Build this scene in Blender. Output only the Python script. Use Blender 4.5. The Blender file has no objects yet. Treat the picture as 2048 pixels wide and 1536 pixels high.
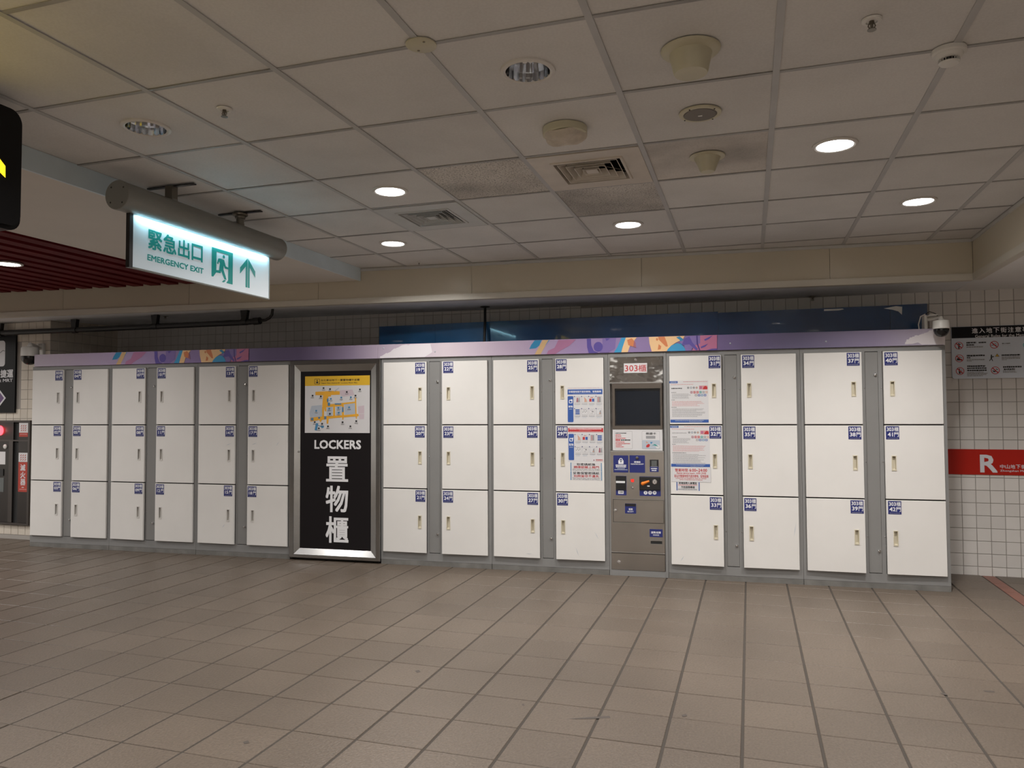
import bpy, bmesh, math, random
from mathutils import Vector, Matrix, geometry

random.seed(7)
SC = bpy.context.scene
COL = SC.collection
A = math.radians(-3.18)          # the hall's tile grid is turned this much against the row of lockers
CA, SA = math.cos(A), math.sin(A)
H = 2.607                        # ceiling height
LOW = 2.295                      # height of the lowered soffit in front of the wall
WY = 1.04                        # wall behind the lockers (grid y)
PY = 0.16                        # face of the left pillar wall (grid y)


def W(x, y, z=0.0):              # hall grid -> world (world x runs along the locker fronts, y into the wall)
    return Vector((x * CA - y * SA, x * SA + y * CA, z))


def lin(c):
    c = c / 255.0
    return c / 12.92 if c <= 0.04045 else ((c + 0.055) / 1.055) ** 2.4


def srgb(r, g, b, k=1.0):
    return (lin(r) * k, lin(g) * k, lin(b) * k, 1.0)


# ------------------------------------------------------------------ camera, world, exposure
cam = bpy.data.cameras.new('camera')
cam.sensor_width = 36.0
cam.lens = 1494.08 * 36.0 / 2048.0
cam.clip_start = 0.05
camo = bpy.data.objects.new('camera', cam)
COL.objects.link(camo)
yaw, pitch, roll = math.radians(-14.4362), math.radians(2.1173), math.radians(-0.2642)
ca, sa, cb, sb = math.cos(yaw), math.sin(yaw), math.cos(pitch), math.sin(pitch)
rv = Vector((ca, -sa, 0)); fv = Vector((sa * cb, ca * cb, sb)); uv = rv.cross(fv)
r2 = math.cos(roll) * rv + math.sin(roll) * uv
u2 = -math.sin(roll) * rv + math.cos(roll) * uv
CAM = Vector((4.521, -6.129, 1.3313))
camo.matrix_world = Matrix(((r2.x, u2.x, -fv.x, CAM.x), (r2.y, u2.y, -fv.y, CAM.y), (r2.z, u2.z, -fv.z, CAM.z), (0, 0, 0, 1)))
SC.camera = camo
world = bpy.data.worlds.new('world'); SC.world = world
world.use_nodes = True
world.node_tree.nodes['Background'].inputs[0].default_value = (0.9, 0.95, 1.0, 1)
world.node_tree.nodes['Background'].inputs[1].default_value = 0.05
SC.view_settings.view_transform = 'Standard'
SC.view_settings.look = 'None'
SC.view_settings.gamma = 1.0
SC.view_settings.use_curve_mapping = False
SC.view_settings.exposure = 0.0
SC.cycles.use_denoising = True
SC.cycles.max_bounces = 8
SC.cycles.diffuse_bounces = 5
LAMP_W = 22.5                    # watts of one ceiling downlight
LAMP_COL = (1.0, 0.968, 0.93)


# ------------------------------------------------------------------ materials
def mat(name, col, rough=0.5, metal=0.0, emit=None, estr=0.0, noise=0.0, nscale=4.0, bump=0.0, bscale=60.0, spec=0.5, coat=0.0, rnd=0.0):
    m = bpy.data.materials.new(name); m.use_nodes = True
    nt = m.node_tree; b = nt.nodes['Principled BSDF']
    if len(col) == 3: col = (*col, 1)
    b.inputs['Base Color'].default_value = col
    b.inputs['Roughness'].default_value = rough
    b.inputs['Metallic'].default_value = metal
    b.inputs['Specular IOR Level'].default_value = spec
    if coat: b.inputs['Coat Weight'].default_value = coat
    if emit:
        b.inputs['Emission Color'].default_value = (*emit[:3], 1)
        b.inputs['Emission Strength'].default_value = estr
    geo = None
    if noise or bump:
        geo = nt.nodes.new('ShaderNodeNewGeometry')
    last = None
    if noise:
        n = nt.nodes.new('ShaderNodeTexNoise'); n.inputs['Scale'].default_value = nscale; n.inputs['Detail'].default_value = 6
        nt.links.new(geo.outputs['Position'], n.inputs['Vector'])
        mr = nt.nodes.new('ShaderNodeMapRange')
        mr.inputs[1].default_value = 0.3; mr.inputs[2].default_value = 0.7
        mr.inputs[3].default_value = 1 - noise; mr.inputs[4].default_value = 1 + noise
        nt.links.new(n.outputs['Fac'], mr.inputs[0])
        last = mr.outputs[0]
    if rnd:
        oi = nt.nodes.new('ShaderNodeObjectInfo')
        mr2 = nt.nodes.new('ShaderNodeMapRange'); mr2.inputs[3].default_value = 1 - rnd; mr2.inputs[4].default_value = 1 + rnd
        nt.links.new(oi.outputs['Random'], mr2.inputs[0])
        if last is not None:
            mu = nt.nodes.new('ShaderNodeMath'); mu.operation = 'MULTIPLY'
            nt.links.new(last, mu.inputs[0]); nt.links.new(mr2.outputs[0], mu.inputs[1]); last = mu.outputs[0]
        else:
            last = mr2.outputs[0]
    if last is not None:
        vm = nt.nodes.new('ShaderNodeVectorMath'); vm.operation = 'SCALE'
        vm.inputs[0].default_value = col[:3]
        nt.links.new(last, vm.inputs['Scale']); nt.links.new(vm.outputs[0], b.inputs['Base Color'])
    if bump:
        n2 = nt.nodes.new('ShaderNodeTexNoise'); n2.inputs['Scale'].default_value = bscale; n2.inputs['Detail'].default_value = 3
        nt.links.new(geo.outputs['Position'], n2.inputs['Vector'])
        bp = nt.nodes.new('ShaderNodeBump'); bp.inputs['Strength'].default_value = bump; bp.inputs['Distance'].default_value = 0.02
        nt.links.new(n2.outputs['Fac'], bp.inputs['Height']); nt.links.new(bp.outputs['Normal'], b.inputs['Normal'])
    return m


M = {}
def mk(k, *a, **kw): M[k] = mat(k, *a, **kw)

mk('door_white', (0.755, 0.735, 0.71), 0.32, noise=0.025, nscale=3.0, bump=0.02, bscale=300)
mk('cabinet_grey', (0.235, 0.233, 0.23), 0.38, noise=0.05, nscale=2.5)
mk('panel_grey', (0.23, 0.227, 0.222), 0.35, noise=0.05, nscale=2.0)
mk('plinth_grey', (0.17, 0.165, 0.155), 0.5, noise=0.22, nscale=9)
mk('gap_dark', (0.02, 0.02, 0.02), 0.8)
mk('handle_cream', (0.60, 0.545, 0.42), 0.4)
mk('handle_pale', (0.62, 0.60, 0.57), 0.4)
mk('chrome', (0.75, 0.75, 0.76), 0.12, 1.0)
mk('navy', (0.018, 0.026, 0.16), 0.4)
mk('print_white', (0.80, 0.80, 0.82), 0.5)
mk('print_grey', (0.30, 0.30, 0.31), 0.6)
mk('print_black', (0.02, 0.02, 0.022), 0.6)
mk('print_red', (0.50, 0.03, 0.035), 0.5)
mk('print_pink', (0.62, 0.30, 0.30), 0.5)
mk('print_blue', (0.035, 0.10, 0.36), 0.5)
mk('print_orange', (0.80, 0.40, 0.035), 0.5)
mk('print_yellow', (0.72, 0.44, 0.03), 0.5)
mk('paper', (0.66, 0.65, 0.66), 0.5)
mk('paper_grey', (0.42, 0.45, 0.50), 0.5)
mk('map_grey', (0.45, 0.50, 0.57), 0.5)
mk('map_pink', (0.60, 0.50, 0.55), 0.5)
mk('map_blue', (0.06, 0.24, 0.45), 0.5)
mk('skin_print', (0.60, 0.36, 0.27), 0.5)
mk('art_teal', (0.02, 0.22, 0.42), 0.5)
mk('art_blue', (0.035, 0.30, 0.56), 0.5)
mk('art_cream', (0.80, 0.52, 0.27), 0.5)
mk('art_tan', (0.60, 0.40, 0.20), 0.5)
mk('art_pink', (0.46, 0.15, 0.27), 0.5)
mk('art_pink_soft', (0.40, 0.17, 0.31), 0.5)
mk('art_violet', (0.10, 0.07, 0.32), 0.5)
mk('art_violet_mid', (0.20, 0.14, 0.38), 0.5)
mk('art_navy', (0.05, 0.03, 0.20), 0.5)
mk('art_orange', (0.62, 0.20, 0.07), 0.5)
mk('art_brown', (0.34, 0.12, 0.16), 0.5)
mk('art_white', (0.74, 0.70, 0.74), 0.5)
mk('poster_black', (0.011, 0.009, 0.010), 0.45, spec=0.2)
mk('steel', (0.44, 0.44, 0.435), 0.22, 1.0, noise=0.08, nscale=3, bump=0.05, bscale=3.0)
mk('steel_panel', (0.40, 0.375, 0.35), 0.25, 1.0, noise=0.06, nscale=4, bump=0.05, bscale=5.0)
mk('steel_mirror', (0.62, 0.62, 0.62), 0.07, 1.0, bump=0.35, bscale=4.5)
mk('bezel', (0.21, 0.185, 0.165), 0.3, 1.0)
mk('screen', (0.008, 0.011, 0.018), 0.12, spec=0.22)
mk('orange_plastic', (0.85, 0.22, 0.02), 0.35)
mk('black_plastic', (0.012, 0.012, 0.013), 0.3)
mk('ceiling_slab', (0.10, 0.10, 0.10), 0.9)
mk('tee_grey', (0.44, 0.44, 0.44), 0.5, noise=0.06, nscale=6)
mk('tee_dark', (0.33, 0.325, 0.32), 0.5, noise=0.15, nscale=6)
mk('molding', (0.54, 0.535, 0.52), 0.5, noise=0.08, nscale=5)
mk('strip_blue', (0.64, 0.75, 0.82), 0.45, noise=0.08, nscale=3)
mk('soffit_low', (0.83, 0.84, 0.84), 0.6, noise=0.04, nscale=2)
mk('soffit_paint', (0.66, 0.63, 0.585), 0.6, noise=0.04, nscale=2)
mk('fascia_beige', (0.58, 0.525, 0.42), 0.28, noise=0.03, nscale=1.5)
mk('lip_beige', (0.64, 0.61, 0.54), 0.4, noise=0.05, nscale=3)
mk('under_grey', (0.80, 0.83, 0.86), 0.6, noise=0.10, nscale=2)
mk('red_slat', (0.115, 0.007, 0.009), 0.6, spec=0.12, noise=0.15, nscale=5)
mk('trim_white', (0.62, 0.60, 0.57), 0.4)
mk('reflector', (0.72, 0.73, 0.75), 0.10, 1.0)
mk('tube_white', (0.85, 0.85, 0.85), 0.3)
mk('plastic_cream', (0.52, 0.49, 0.36), 0.45, noise=0.05, nscale=12)
mk('plastic_white', (0.68, 0.67, 0.64), 0.4)
mk('plastic_dirty', (0.56, 0.50, 0.42), 0.6, noise=0.12, nscale=22, bump=0.5, bscale=40)
mk('speaker_mesh', (0.20, 0.185, 0.17), 0.7, bump=0.3, bscale=400)
mk('vent_white', (0.58, 0.57, 0.54), 0.45, noise=0.05, nscale=8)
mk('vent_grey', (0.50, 0.51, 0.50), 0.45, noise=0.05, nscale=8)
mk('vent_cream', (0.57, 0.52, 0.45), 0.45, noise=0.08, nscale=8)
mk('brass_dark', (0.20, 0.18, 0.15), 0.35, 0.8)
mk('housing_grey', (0.235, 0.235, 0.215), 0.4, noise=0.03, nscale=5)
mk('exit_panel', (0.80, 0.82, 0.85), 0.35, emit=(0.50, 0.80, 0.95), estr=0.12)
mk('exit_green', (0.0, 0.22, 0.19), 0.4, emit=(0.0, 0.40, 0.38), estr=0.14)
mk('sign_black', (0.010, 0.010, 0.011), 0.4, spec=0.15)
mk('sign_yellow_lit', (0.8, 0.62, 0.02), 0.4, emit=(1.0, 0.72, 0.02), estr=1.3)
mk('pipe_black', (0.008, 0.008, 0.008), 0.5)
mk('rules_black', (0.014, 0.014, 0.017), 0.5, spec=0.12)
mk('rules_grey', (0.66, 0.71, 0.79), 0.4)
mk('band_red', (0.42, 0.012, 0.004), 0.5, spec=0.25, noise=0.03)
mk('band_white', (0.66, 0.66, 0.69), 0.5)
mk('sign_purple', (0.12, 0.06, 0.18), 0.5)
mk('fire_dark', (0.055, 0.050, 0.048), 0.3, 0.6)
mk('fire_frame', (0.085, 0.075, 0.07), 0.35, 0.5)
mk('fire_red', (0.42, 0.045, 0.028), 0.5)
mk('lamp_red', (0.5, 0.01, 0.01), 0.3, emit=(1.0, 0.03, 0.04), estr=9.0)
mk('indicator_red', (0.75, 0.03, 0.02), 0.4, emit=(1.0, 0.04, 0.02), estr=0.35)
mk('lamp_core', (1, 0.9, 0.9), 0.3, emit=(1.0, 0.75, 0.75), estr=14.0)
mk('floor_stain', (0.062, 0.049, 0.040), 0.6)
mk('lamp_lit', (1, 1, 1), 0.5, emit=(1.0, 0.97, 0.93), estr=16.0)
mk('glass_dark', (0.10, 0.11, 0.11), 0.1)
mk('dome_black', (0.006, 0.006, 0.007), 0.06)
mk('wall_plain', (0.74, 0.72, 0.69), 0.5)
mk('grout', (0.34, 0.315, 0.29), 0.9)
mk('grout_floor', (0.050, 0.040, 0.032), 0.9)
mk('border_red', (0.19, 0.080, 0.058), 0.5, noise=0.15, nscale=8)
mk('tile_wall', (0.66, 0.63, 0.60), 0.28, noise=0.03, nscale=2, rnd=0.05)
mk('tile_pillar', (0.62, 0.56, 0.48), 0.28, noise=0.03, nscale=2, rnd=0.05)
mk('tape_white', (0.60, 0.60, 0.58), 0.6)


def floor_material():
    m = mat('floor_tile', (0.2, 0.16, 0.13), 0.42, spec=0.33)
    nt = m.node_tree; b = nt.nodes['Principled BSDF']; L = nt.links
    geo = nt.nodes.new('ShaderNodeNewGeometry')
    mp = nt.nodes.new('ShaderNodeMapping'); mp.vector_type = 'TEXTURE'
    mp.inputs['Rotation'].default_value = (0, 0, A)
    mp.inputs['Location'].default_value = W(3.606, -1.0155, 0)
    L.new(geo.outputs['Position'], mp.inputs['Vector'])
    sc = nt.nodes.new('ShaderNodeVectorMath'); sc.operation = 'SCALE'; sc.inputs['Scale'].default_value = 1 / 0.3
    L.new(mp.outputs[0], sc.inputs[0])
    fl = nt.nodes.new('ShaderNodeVectorMath'); fl.operation = 'FLOOR'; L.new(sc.outputs[0], fl.inputs[0])
    sx = nt.nodes.new('ShaderNodeSeparateXYZ'); L.new(fl.outputs[0], sx.inputs[0])
    cx = nt.nodes.new('ShaderNodeCombineXYZ'); L.new(sx.outputs[0], cx.inputs[0]); L.new(sx.outputs[1], cx.inputs[1])
    wn = nt.nodes.new('ShaderNodeTexWhiteNoise'); wn.noise_dimensions = '3D'; L.new(cx.outputs[0], wn.inputs['Vector'])
    n1 = nt.nodes.new('ShaderNodeTexNoise'); n1.inputs['Scale'].default_value = 95; n1.inputs['Detail'].default_value = 4
    L.new(geo.outputs['Position'], n1.inputs['Vector'])
    n2 = nt.nodes.new('ShaderNodeTexNoise'); n2.inputs['Scale'].default_value = 1.1; n2.inputs['Detail'].default_value = 5
    L.new(geo.outputs['Position'], n2.inputs['Vector'])
    def rng(src, a, bb, lo=0.0, hi=1.0):
        r = nt.nodes.new('ShaderNodeMapRange'); r.inputs[1].default_value = lo; r.inputs[2].default_value = hi
        r.inputs[3].default_value = a; r.inputs[4].default_value = bb; L.new(src, r.inputs[0]); return r.outputs[0]
    def mul(p, q):
        k = nt.nodes.new('ShaderNodeMath'); k.operation = 'MULTIPLY'; L.new(p, k.inputs[0]); L.new(q, k.inputs[1]); return k.outputs[0]
    f = mul(mul(rng(wn.outputs['Value'], 0.93, 1.07), rng(n1.outputs['Fac'], 0.82, 1.18, 0.3, 0.7)), rng(n2.outputs['Fac'], 0.88, 1.12, 0.3, 0.7))
    vm = nt.nodes.new('ShaderNodeVectorMath'); vm.operation = 'SCALE'; vm.inputs[0].default_value = (0.118, 0.092, 0.071)
    L.new(f, vm.inputs['Scale']); L.new(vm.outputs[0], b.inputs['Base Color'])
    bp = nt.nodes.new('ShaderNodeBump'); bp.inputs['Strength'].default_value = 0.25; bp.inputs['Distance'].default_value = 0.01
    L.new(n1.outputs['Fac'], bp.inputs['Height']); L.new(bp.outputs['Normal'], b.inputs['Normal'])
    return m


def tile_material(name, col, soot, speck=0.0):
    m = mat(name, col, 0.75, spec=0.25)
    nt = m.node_tree; b = nt.nodes['Principled BSDF']; L = nt.links
    geo = nt.nodes.new('ShaderNodeNewGeometry'); oi = nt.nodes.new('ShaderNodeObjectInfo')
    n1 = nt.nodes.new('ShaderNodeTexNoise'); n1.inputs['Scale'].default_value = 2.2; n1.inputs['Detail'].default_value = 6
    n2 = nt.nodes.new('ShaderNodeTexNoise'); n2.inputs['Scale'].default_value = 110; n2.inputs['Detail'].default_value = 4
    L.new(geo.outputs['Position'], n1.inputs['Vector']); L.new(geo.outputs['Position'], n2.inputs['Vector'])
    def rng(src, a, bb, lo=0.0, hi=1.0):
        r = nt.nodes.new('ShaderNodeMapRange'); r.inputs[1].default_value = lo; r.inputs[2].default_value = hi
        r.inputs[3].default_value = a; r.inputs[4].default_value = bb; L.new(src, r.inputs[0]); return r.outputs[0]
    def mul(p, q):
        k = nt.nodes.new('ShaderNodeMath'); k.operation = 'MULTIPLY'; L.new(p, k.inputs[0]); L.new(q, k.inputs[1]); return k.outputs[0]
    f = mul(rng(oi.outputs['Random'], 0.95, 1.04), rng(n1.outputs['Fac'], 1.0 - soot, 1.03, 0.35, 0.62))
    if speck:
        f = mul(f, rng(n2.outputs['Fac'], 1 - speck, 1.03, 0.36, 0.5))
    else:
        f = mul(f, rng(n2.outputs['Fac'], 0.97, 1.02, 0.4, 0.6))
    vm = nt.nodes.new('ShaderNodeVectorMath'); vm.operation = 'SCALE'; vm.inputs[0].default_value = col[:3]
    L.new(f, vm.inputs['Scale']); L.new(vm.outputs[0], b.inputs['Base Color'])
    return m


def header_material():
    # printed lilac gradient of the vinyl along the header; repeats once per print
    m = mat('header_print', (0.3, 0.2, 0.4), 0.38)
    nt = m.node_tree; b = nt.nodes['Principled BSDF']; L = nt.links
    geo = nt.nodes.new('ShaderNodeNewGeometry'); sx = nt.nodes.new('ShaderNodeSeparateXYZ'); L.new(geo.outputs['Position'], sx.inputs[0])
    mr = nt.nodes.new('ShaderNodeMapRange'); mr.inputs[1].default_value = -2.2; mr.inputs[2].default_value = 6.4
    L.new(sx.outputs[0], mr.inputs[0])
    cr = nt.nodes.new('ShaderNodeValToRGB'); L.new(mr.outputs[0], cr.inputs[0])
    stops = [(-2.2, (0.56, 0.50, 0.60)), (-1.5, (0.44, 0.36, 0.49)), (-0.8, (0.36, 0.27, 0.47)), (0.1, (0.22, 0.155, 0.36)), (0.55, (0.135, 0.105, 0.22)), (0.95, (0.125, 0.098, 0.19)),
             (1.45, (0.30, 0.245, 0.37)), (1.72, (0.46, 0.385, 0.49)), (2.35, (0.64, 0.555, 0.61)), (2.9, (0.48, 0.385, 0.51)), (3.6, (0.33, 0.235, 0.45)),
             (4.55, (0.17, 0.12, 0.28)), (4.9, (0.14, 0.112, 0.235)), (5.25, (0.15, 0.132, 0.24)), (5.75, (0.26, 0.22, 0.34)), (6.2, (0.52, 0.47, 0.58))]
    el = cr.color_ramp.elements
    while len(el) < len(stops): el.new(0.5)
    for e, (x, c) in zip(el, stops):
        e.position = (x + 2.2) / 8.6; e.color = (*c, 1)
    L.new(cr.outputs[0], b.inputs['Base Color'])
    return m


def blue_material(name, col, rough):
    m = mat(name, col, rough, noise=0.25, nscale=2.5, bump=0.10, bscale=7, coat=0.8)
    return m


M['floor'] = floor_material()
M['ceil_tile'] = tile_material('ceiling_tile', (0.65, 0.64, 0.625, 1), 0.07)
M['ceil_soot'] = tile_material('ceiling_tile_sooty', (0.62, 0.59, 0.55, 1), 0.36, 0.52)
M['ceil_smudge'] = tile_material('ceiling_tile_smudged', (0.60, 0.57, 0.535, 1), 0.40, 0.08)
M['header'] = header_material()
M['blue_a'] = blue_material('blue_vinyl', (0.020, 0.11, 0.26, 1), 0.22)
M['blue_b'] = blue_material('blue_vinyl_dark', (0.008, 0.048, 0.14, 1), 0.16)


# ------------------------------------------------------------------ geometry helpers
class Fr:                        # a flat face: a runs to the reader's right, b up, d out towards the reader
    def __init__(s, o, ua, ub, n): s.o, s.ua, s.ub, s.n = Vector(o), Vector(ua), Vector(ub), Vector(n)
    def p(s, a, b, d=0.0): return s.o + s.ua * a + s.ub * b + s.n * d


FRONT = Fr((0, 0, 0), (1, 0, 0), (0, 0, 1), (0, -1, 0))                       # plane of the locker fronts
WALLF = Fr(W(0, WY, 0), W(1, 0, 0), (0, 0, 1), W(0, -1, 0))                   # tiled wall behind
PILLF = Fr(W(0, PY, 0), W(1, 0, 0), (0, 0, 1), W(0, -1, 0))                   # tiled pillar at the left
EXITF = Fr(W(1.81, 0, 0), W(0, 1, 0), (0, 0, 1), W(1, 0, 0))                  # reading face of the exit sign
BLACKF = Fr(W(2.07, 0, 0), W(0, 1, 0), (0, 0, 1), W(1, 0, 0))                 # reading face of the black sign
CEILF = Fr(W(0, 0, H), W(1, 0, 0), W(0, -1, 0), (0, 0, -1))                   # ceiling seen from below

TEXT = {}


def glyphs(t):
    if t not in TEXT:
        c = bpy.data.curves.new('lettering', 'FONT'); c.body = t; c.resolution_u = 2
        o = bpy.data.objects.new('lettering', c); COL.objects.link(o)
        bpy.context.view_layer.update()
        me = bpy.data.meshes.new_from_object(o.evaluated_get(bpy.context.evaluated_depsgraph_get()))
        vs = [(v.co.x, v.co.y) for v in me.vertices]; fs = [tuple(p.vertices) for p in me.polygons]
        bpy.data.objects.remove(o); bpy.data.meshes.remove(me); bpy.data.curves.remove(c)
        x0 = min(v[0] for v in vs); x1 = max(v[0] for v in vs); y0 = min(v[1] for v in vs); y1 = max(v[1] for v in vs)
        TEXT[t] = ([((x - x0) / (x1 - x0), (y - y0) / (y1 - y0)) for x, y in vs], fs, (x1 - x0, y1 - y0))
    return TEXT[t]


class MB:
    def __init__(s): s.v, s.f, s.mi, s.mats = [], [], [], []
    def m(s, k):
        if k not in s.mats: s.mats.append(k)
        return s.mats.index(k)
    def add(s, vs, fs, k):
        n = len(s.v); i = s.m(k); s.v += [Vector(v) for v in vs]
        for f in fs: s.f.append(tuple(n + j for j in f)); s.mi.append(i)
    def box(s, fr, a0, a1, b0, b1, d0, d1, k, ch=0.0):
        P = fr.p
        if ch <= 0:
            vs = [P(a0, b0, d0), P(a1, b0, d0), P(a1, b1, d0), P(a0, b1, d0), P(a0, b0, d1), P(a1, b0, d1), P(a1, b1, d1), P(a0, b1, d1)]
            s.add(vs, [(3, 2, 1, 0), (4, 5, 6, 7), (0, 1, 5, 4), (1, 2, 6, 5), (2, 3, 7, 6), (3, 0, 4, 7)], k)
        else:
            e = d1 - ch
            vs = [P(a0, b0, d0), P(a1, b0, d0), P(a1, b1, d0), P(a0, b1, d0), P(a0, b0, e), P(a1, b0, e), P(a1, b1, e), P(a0, b1, e),
                  P(a0 + ch, b0 + ch, d1), P(a1 - ch, b0 + ch, d1), P(a1 - ch, b1 - ch, d1), P(a0 + ch, b1 - ch, d1)]
            fs = [(3, 2, 1, 0), (8, 9, 10, 11)]
            for i in range(4):
                j = (i + 1) % 4
                fs += [(i, j, 4 + j, 4 + i), (4 + i, 4 + j, 8 + j, 8 + i)]
            s.add(vs, fs, k)
    def poly(s, fr, pts, d, k):
        s.add([fr.p(a, b, d) for a, b in pts], [tuple(range(len(pts)))], k)
    def slab(s, fr, pts, d0, d1, k):                     # extruded outline
        n = len(pts)
        vs = [fr.p(a, b, d0) for a, b in pts] + [fr.p(a, b, d1) for a, b in pts]
        s.add(vs, [tuple(range(n))[::-1], tuple(range(n, 2 * n))] + [(i, (i + 1) % n, n + (i + 1) % n, n + i) for i in range(n)], k)
    def rect(s, fr, p, q, d, k):
        a0, a1 = sorted((p[0], q[0])); b0, b1 = sorted((p[1], q[1]))
        s.poly(fr, [(a0, b0), (a1, b0), (a1, b1), (a0, b1)], d, k)
    def rrect(s, fr, p, q, r, d, k, d0=None):
        pts = rounded(p, q, r)
        if d0 is None: s.poly(fr, pts, d, k)
        else: s.slab(fr, pts, d0, d, k)
    def circ(s, fr, c, r, d, k, n=20, rb=None):
        rb = rb or r
        s.poly(fr, [(c[0] + r * math.cos(t * 2 * math.pi / n), c[1] + rb * math.sin(t * 2 * math.pi / n)) for t in range(n)], d, k)
    def ring(s, fr, c, r0, r1, d, k, n=24):
        vs = []
        for t in range(n):
            q = t * 2 * math.pi / n
            vs += [fr.p(c[0] + r0 * math.cos(q), c[1] + r0 * math.sin(q), d), fr.p(c[0] + r1 * math.cos(q), c[1] + r1 * math.sin(q), d)]
        s.add(vs, [(2 * t, 2 * t + 1, (2 * t + 3) % (2 * n), (2 * t + 2) % (2 * n)) for t in range(n)], k)
    def text(s, fr, t, p, q, d, k, bold=0.0):            # lettering fitted into a rectangle; bold strokes are laid down in shifted passes
        a0, a1 = sorted((p[0], q[0])); b0, b1 = sorted((p[1], q[1]))
        vs, fs, em = glyphs(t)
        e = bold * 0.9
        ea, eb = e * (a1 - a0) / em[0], e * (b1 - b0) / em[1]
        for n, (u, v) in enumerate(((-1, -1), (1, 1), (-1, 1), (1, -1)) if bold else ((0, 0),)):
            s.add([fr.p(a0 + ea + x * (a1 - a0 - 2 * ea) + u * ea, b0 + eb + y * (b1 - b0 - 2 * eb) + v * eb, d + n * 0.00004) for x, y in vs], fs, k)
    def bars(s, fr, p, q, d, k, seg=0.02, gap=0.15, seed=0):  # a line of print too small to read
        a0, a1 = sorted((p[0], q[0])); b0, b1 = sorted((p[1], q[1]))
        rr = random.Random(int(a0 * 9973 + b0 * 7919) + seed); a = a0
        while a < a1 - 1e-4:
            w = min(seg * rr.uniform(0.6, 1.5), a1 - a)
            s.rect(fr, (a, b0 + (b1 - b0) * rr.uniform(0, 0.15)), (a + w * (1 - gap), b1 - (b1 - b0) * rr.uniform(0, 0.15)), d, k); a += w
    def lathe(s, c, axis, prof, k, n=24, caps=True, ks=None):  # prof: (radius, height along axis)
        axis = Vector(axis).normalized(); t = Vector((1, 0, 0)) if abs(axis.x) < 0.9 else Vector((0, 1, 0))
        e1 = axis.cross(t).normalized(); e2 = axis.cross(e1); c = Vector(c)
        vs = []
        for r, h in prof:
            for i in range(n):
                q = 2 * math.pi * i / n
                vs.append(c + axis * h + (e1 * math.cos(q) + e2 * math.sin(q)) * r)
        base = len(s.v); s.v += vs
        for j in range(len(prof) - 1):
            kk = s.m(ks[j] if ks else k)
            for i in range(n):
                s.f.append((base + j * n + i, base + j * n + (i + 1) % n, base + (j + 1) * n + (i + 1) % n, base + (j + 1) * n + i)); s.mi.append(kk)
        if caps:
            for j, kk in ((0, s.m(ks[0] if ks else k)), (len(prof) - 1, s.m(ks[-1] if ks else k))):
                if prof[j][0] > 1e-5:
                    s.f.append(tuple(base + j * n + i for i in range(n))); s.mi.append(kk)
    def tube(s, pts, r, k, n=10):
        pts = [Vector(p) for p in pts]; base = len(s.v); i0 = s.m(k); prev = None
        for j, p in enumerate(pts):
            t = (pts[min(j + 1, len(pts) - 1)] - pts[max(j - 1, 0)]).normalized()
            if prev is None:
                u = Vector((0, 0, 1)) if abs(t.z) < 0.9 else Vector((1, 0, 0))
                e1 = t.cross(u).normalized()
            else:
                e1 = (prev - t * prev.dot(t)).normalized()
            prev = e1; e2 = t.cross(e1)
            rj = r[j] if isinstance(r, (list, tuple)) else r
            s.v += [p + (e1 * math.cos(2 * math.pi * i / n) + e2 * math.sin(2 * math.pi * i / n)) * rj for i in range(n)]
        for j in range(len(pts) - 1):
            for i in range(n):
                s.f.append((base + j * n + i, base + j * n + (i + 1) % n, base + (j + 1) * n + (i + 1) % n, base + (j + 1) * n + i)); s.mi.append(i0)
        for j in (0, len(pts) - 1):
            s.f.append(tuple(base + j * n + i for i in range(n))); s.mi.append(i0)
    def mesh(s, name, origin=(0, 0, 0), smooth=False):
        me = bpy.data.meshes.new(name); o = Vector(origin)
        me.from_pydata([tuple(v - o) for v in s.v], [], s.f); me.validate(clean_customdata=False)
        for k in s.mats: me.materials.append(M[k])
        if len(me.polygons) == len(s.mi): me.polygons.foreach_set('material_index', s.mi)
        if smooth:
            me.polygons.foreach_set('use_smooth', [True] * len(me.polygons))
            me.set_sharp_from_angle(angle=math.radians(38))
        me.update(); return me
    def build(s, name, parent=None, origin=None, smooth=False, label=None):
        po = parent.matrix_world.translation if parent else Vector((0, 0, 0))
        if parent: po = world_loc(parent)
        o = Vector(origin) if origin is not None else po.copy()
        ob = bpy.data.objects.new(name, s.mesh(name, o, smooth)); COL.objects.link(ob)
        if parent: ob.parent = parent; ob.location = o - po
        else: ob.location = o
        if label: ob['label'] = label
        return ob


def world_loc(o):
    v = Vector(o.location)
    return v if o.parent is None else v + world_loc(o.parent)


def rounded(p, q, r, n=4):
    a0, a1 = sorted((p[0], q[0])); b0, b1 = sorted((p[1], q[1])); out = []
    for cx, cy, st in ((a1 - r, b0 + r, -90), (a1 - r, b1 - r, 0), (a0 + r, b1 - r, 90), (a0 + r, b0 + r, 180)):
        for i in range(n + 1):
            t = math.radians(st + 90 * i / n); out.append((cx + r * math.cos(t), cy + r * math.sin(t)))
    return out


def clip(poly, nx, ny, c):       # keep nx*x+ny*y <= c
    out = []
    for i in range(len(poly)):
        p, q = poly[i], poly[(i + 1) % len(poly)]
        dp, dq = nx * p[0] + ny * p[1] - c, nx * q[0] + ny * q[1] - c
        if dp <= 0: out.append(p)
        if (dp < 0 < dq) or (dq < 0 < dp):
            t = dp / (dp - dq); out.append((p[0] + (q[0] - p[0]) * t, p[1] + (q[1] - p[1]) * t))
    return out


def tag(o, label, cat, group=None):
    o['label'] = label; o['category'] = cat
    if group: o['group'] = group
    return o


def thing(name, label, cat, loc, group=None):
    o = bpy.data.objects.new(name, None); COL.objects.link(o); o.location = loc; o.empty_display_size = 0.1
    return tag(o, label, cat, group)


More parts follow.
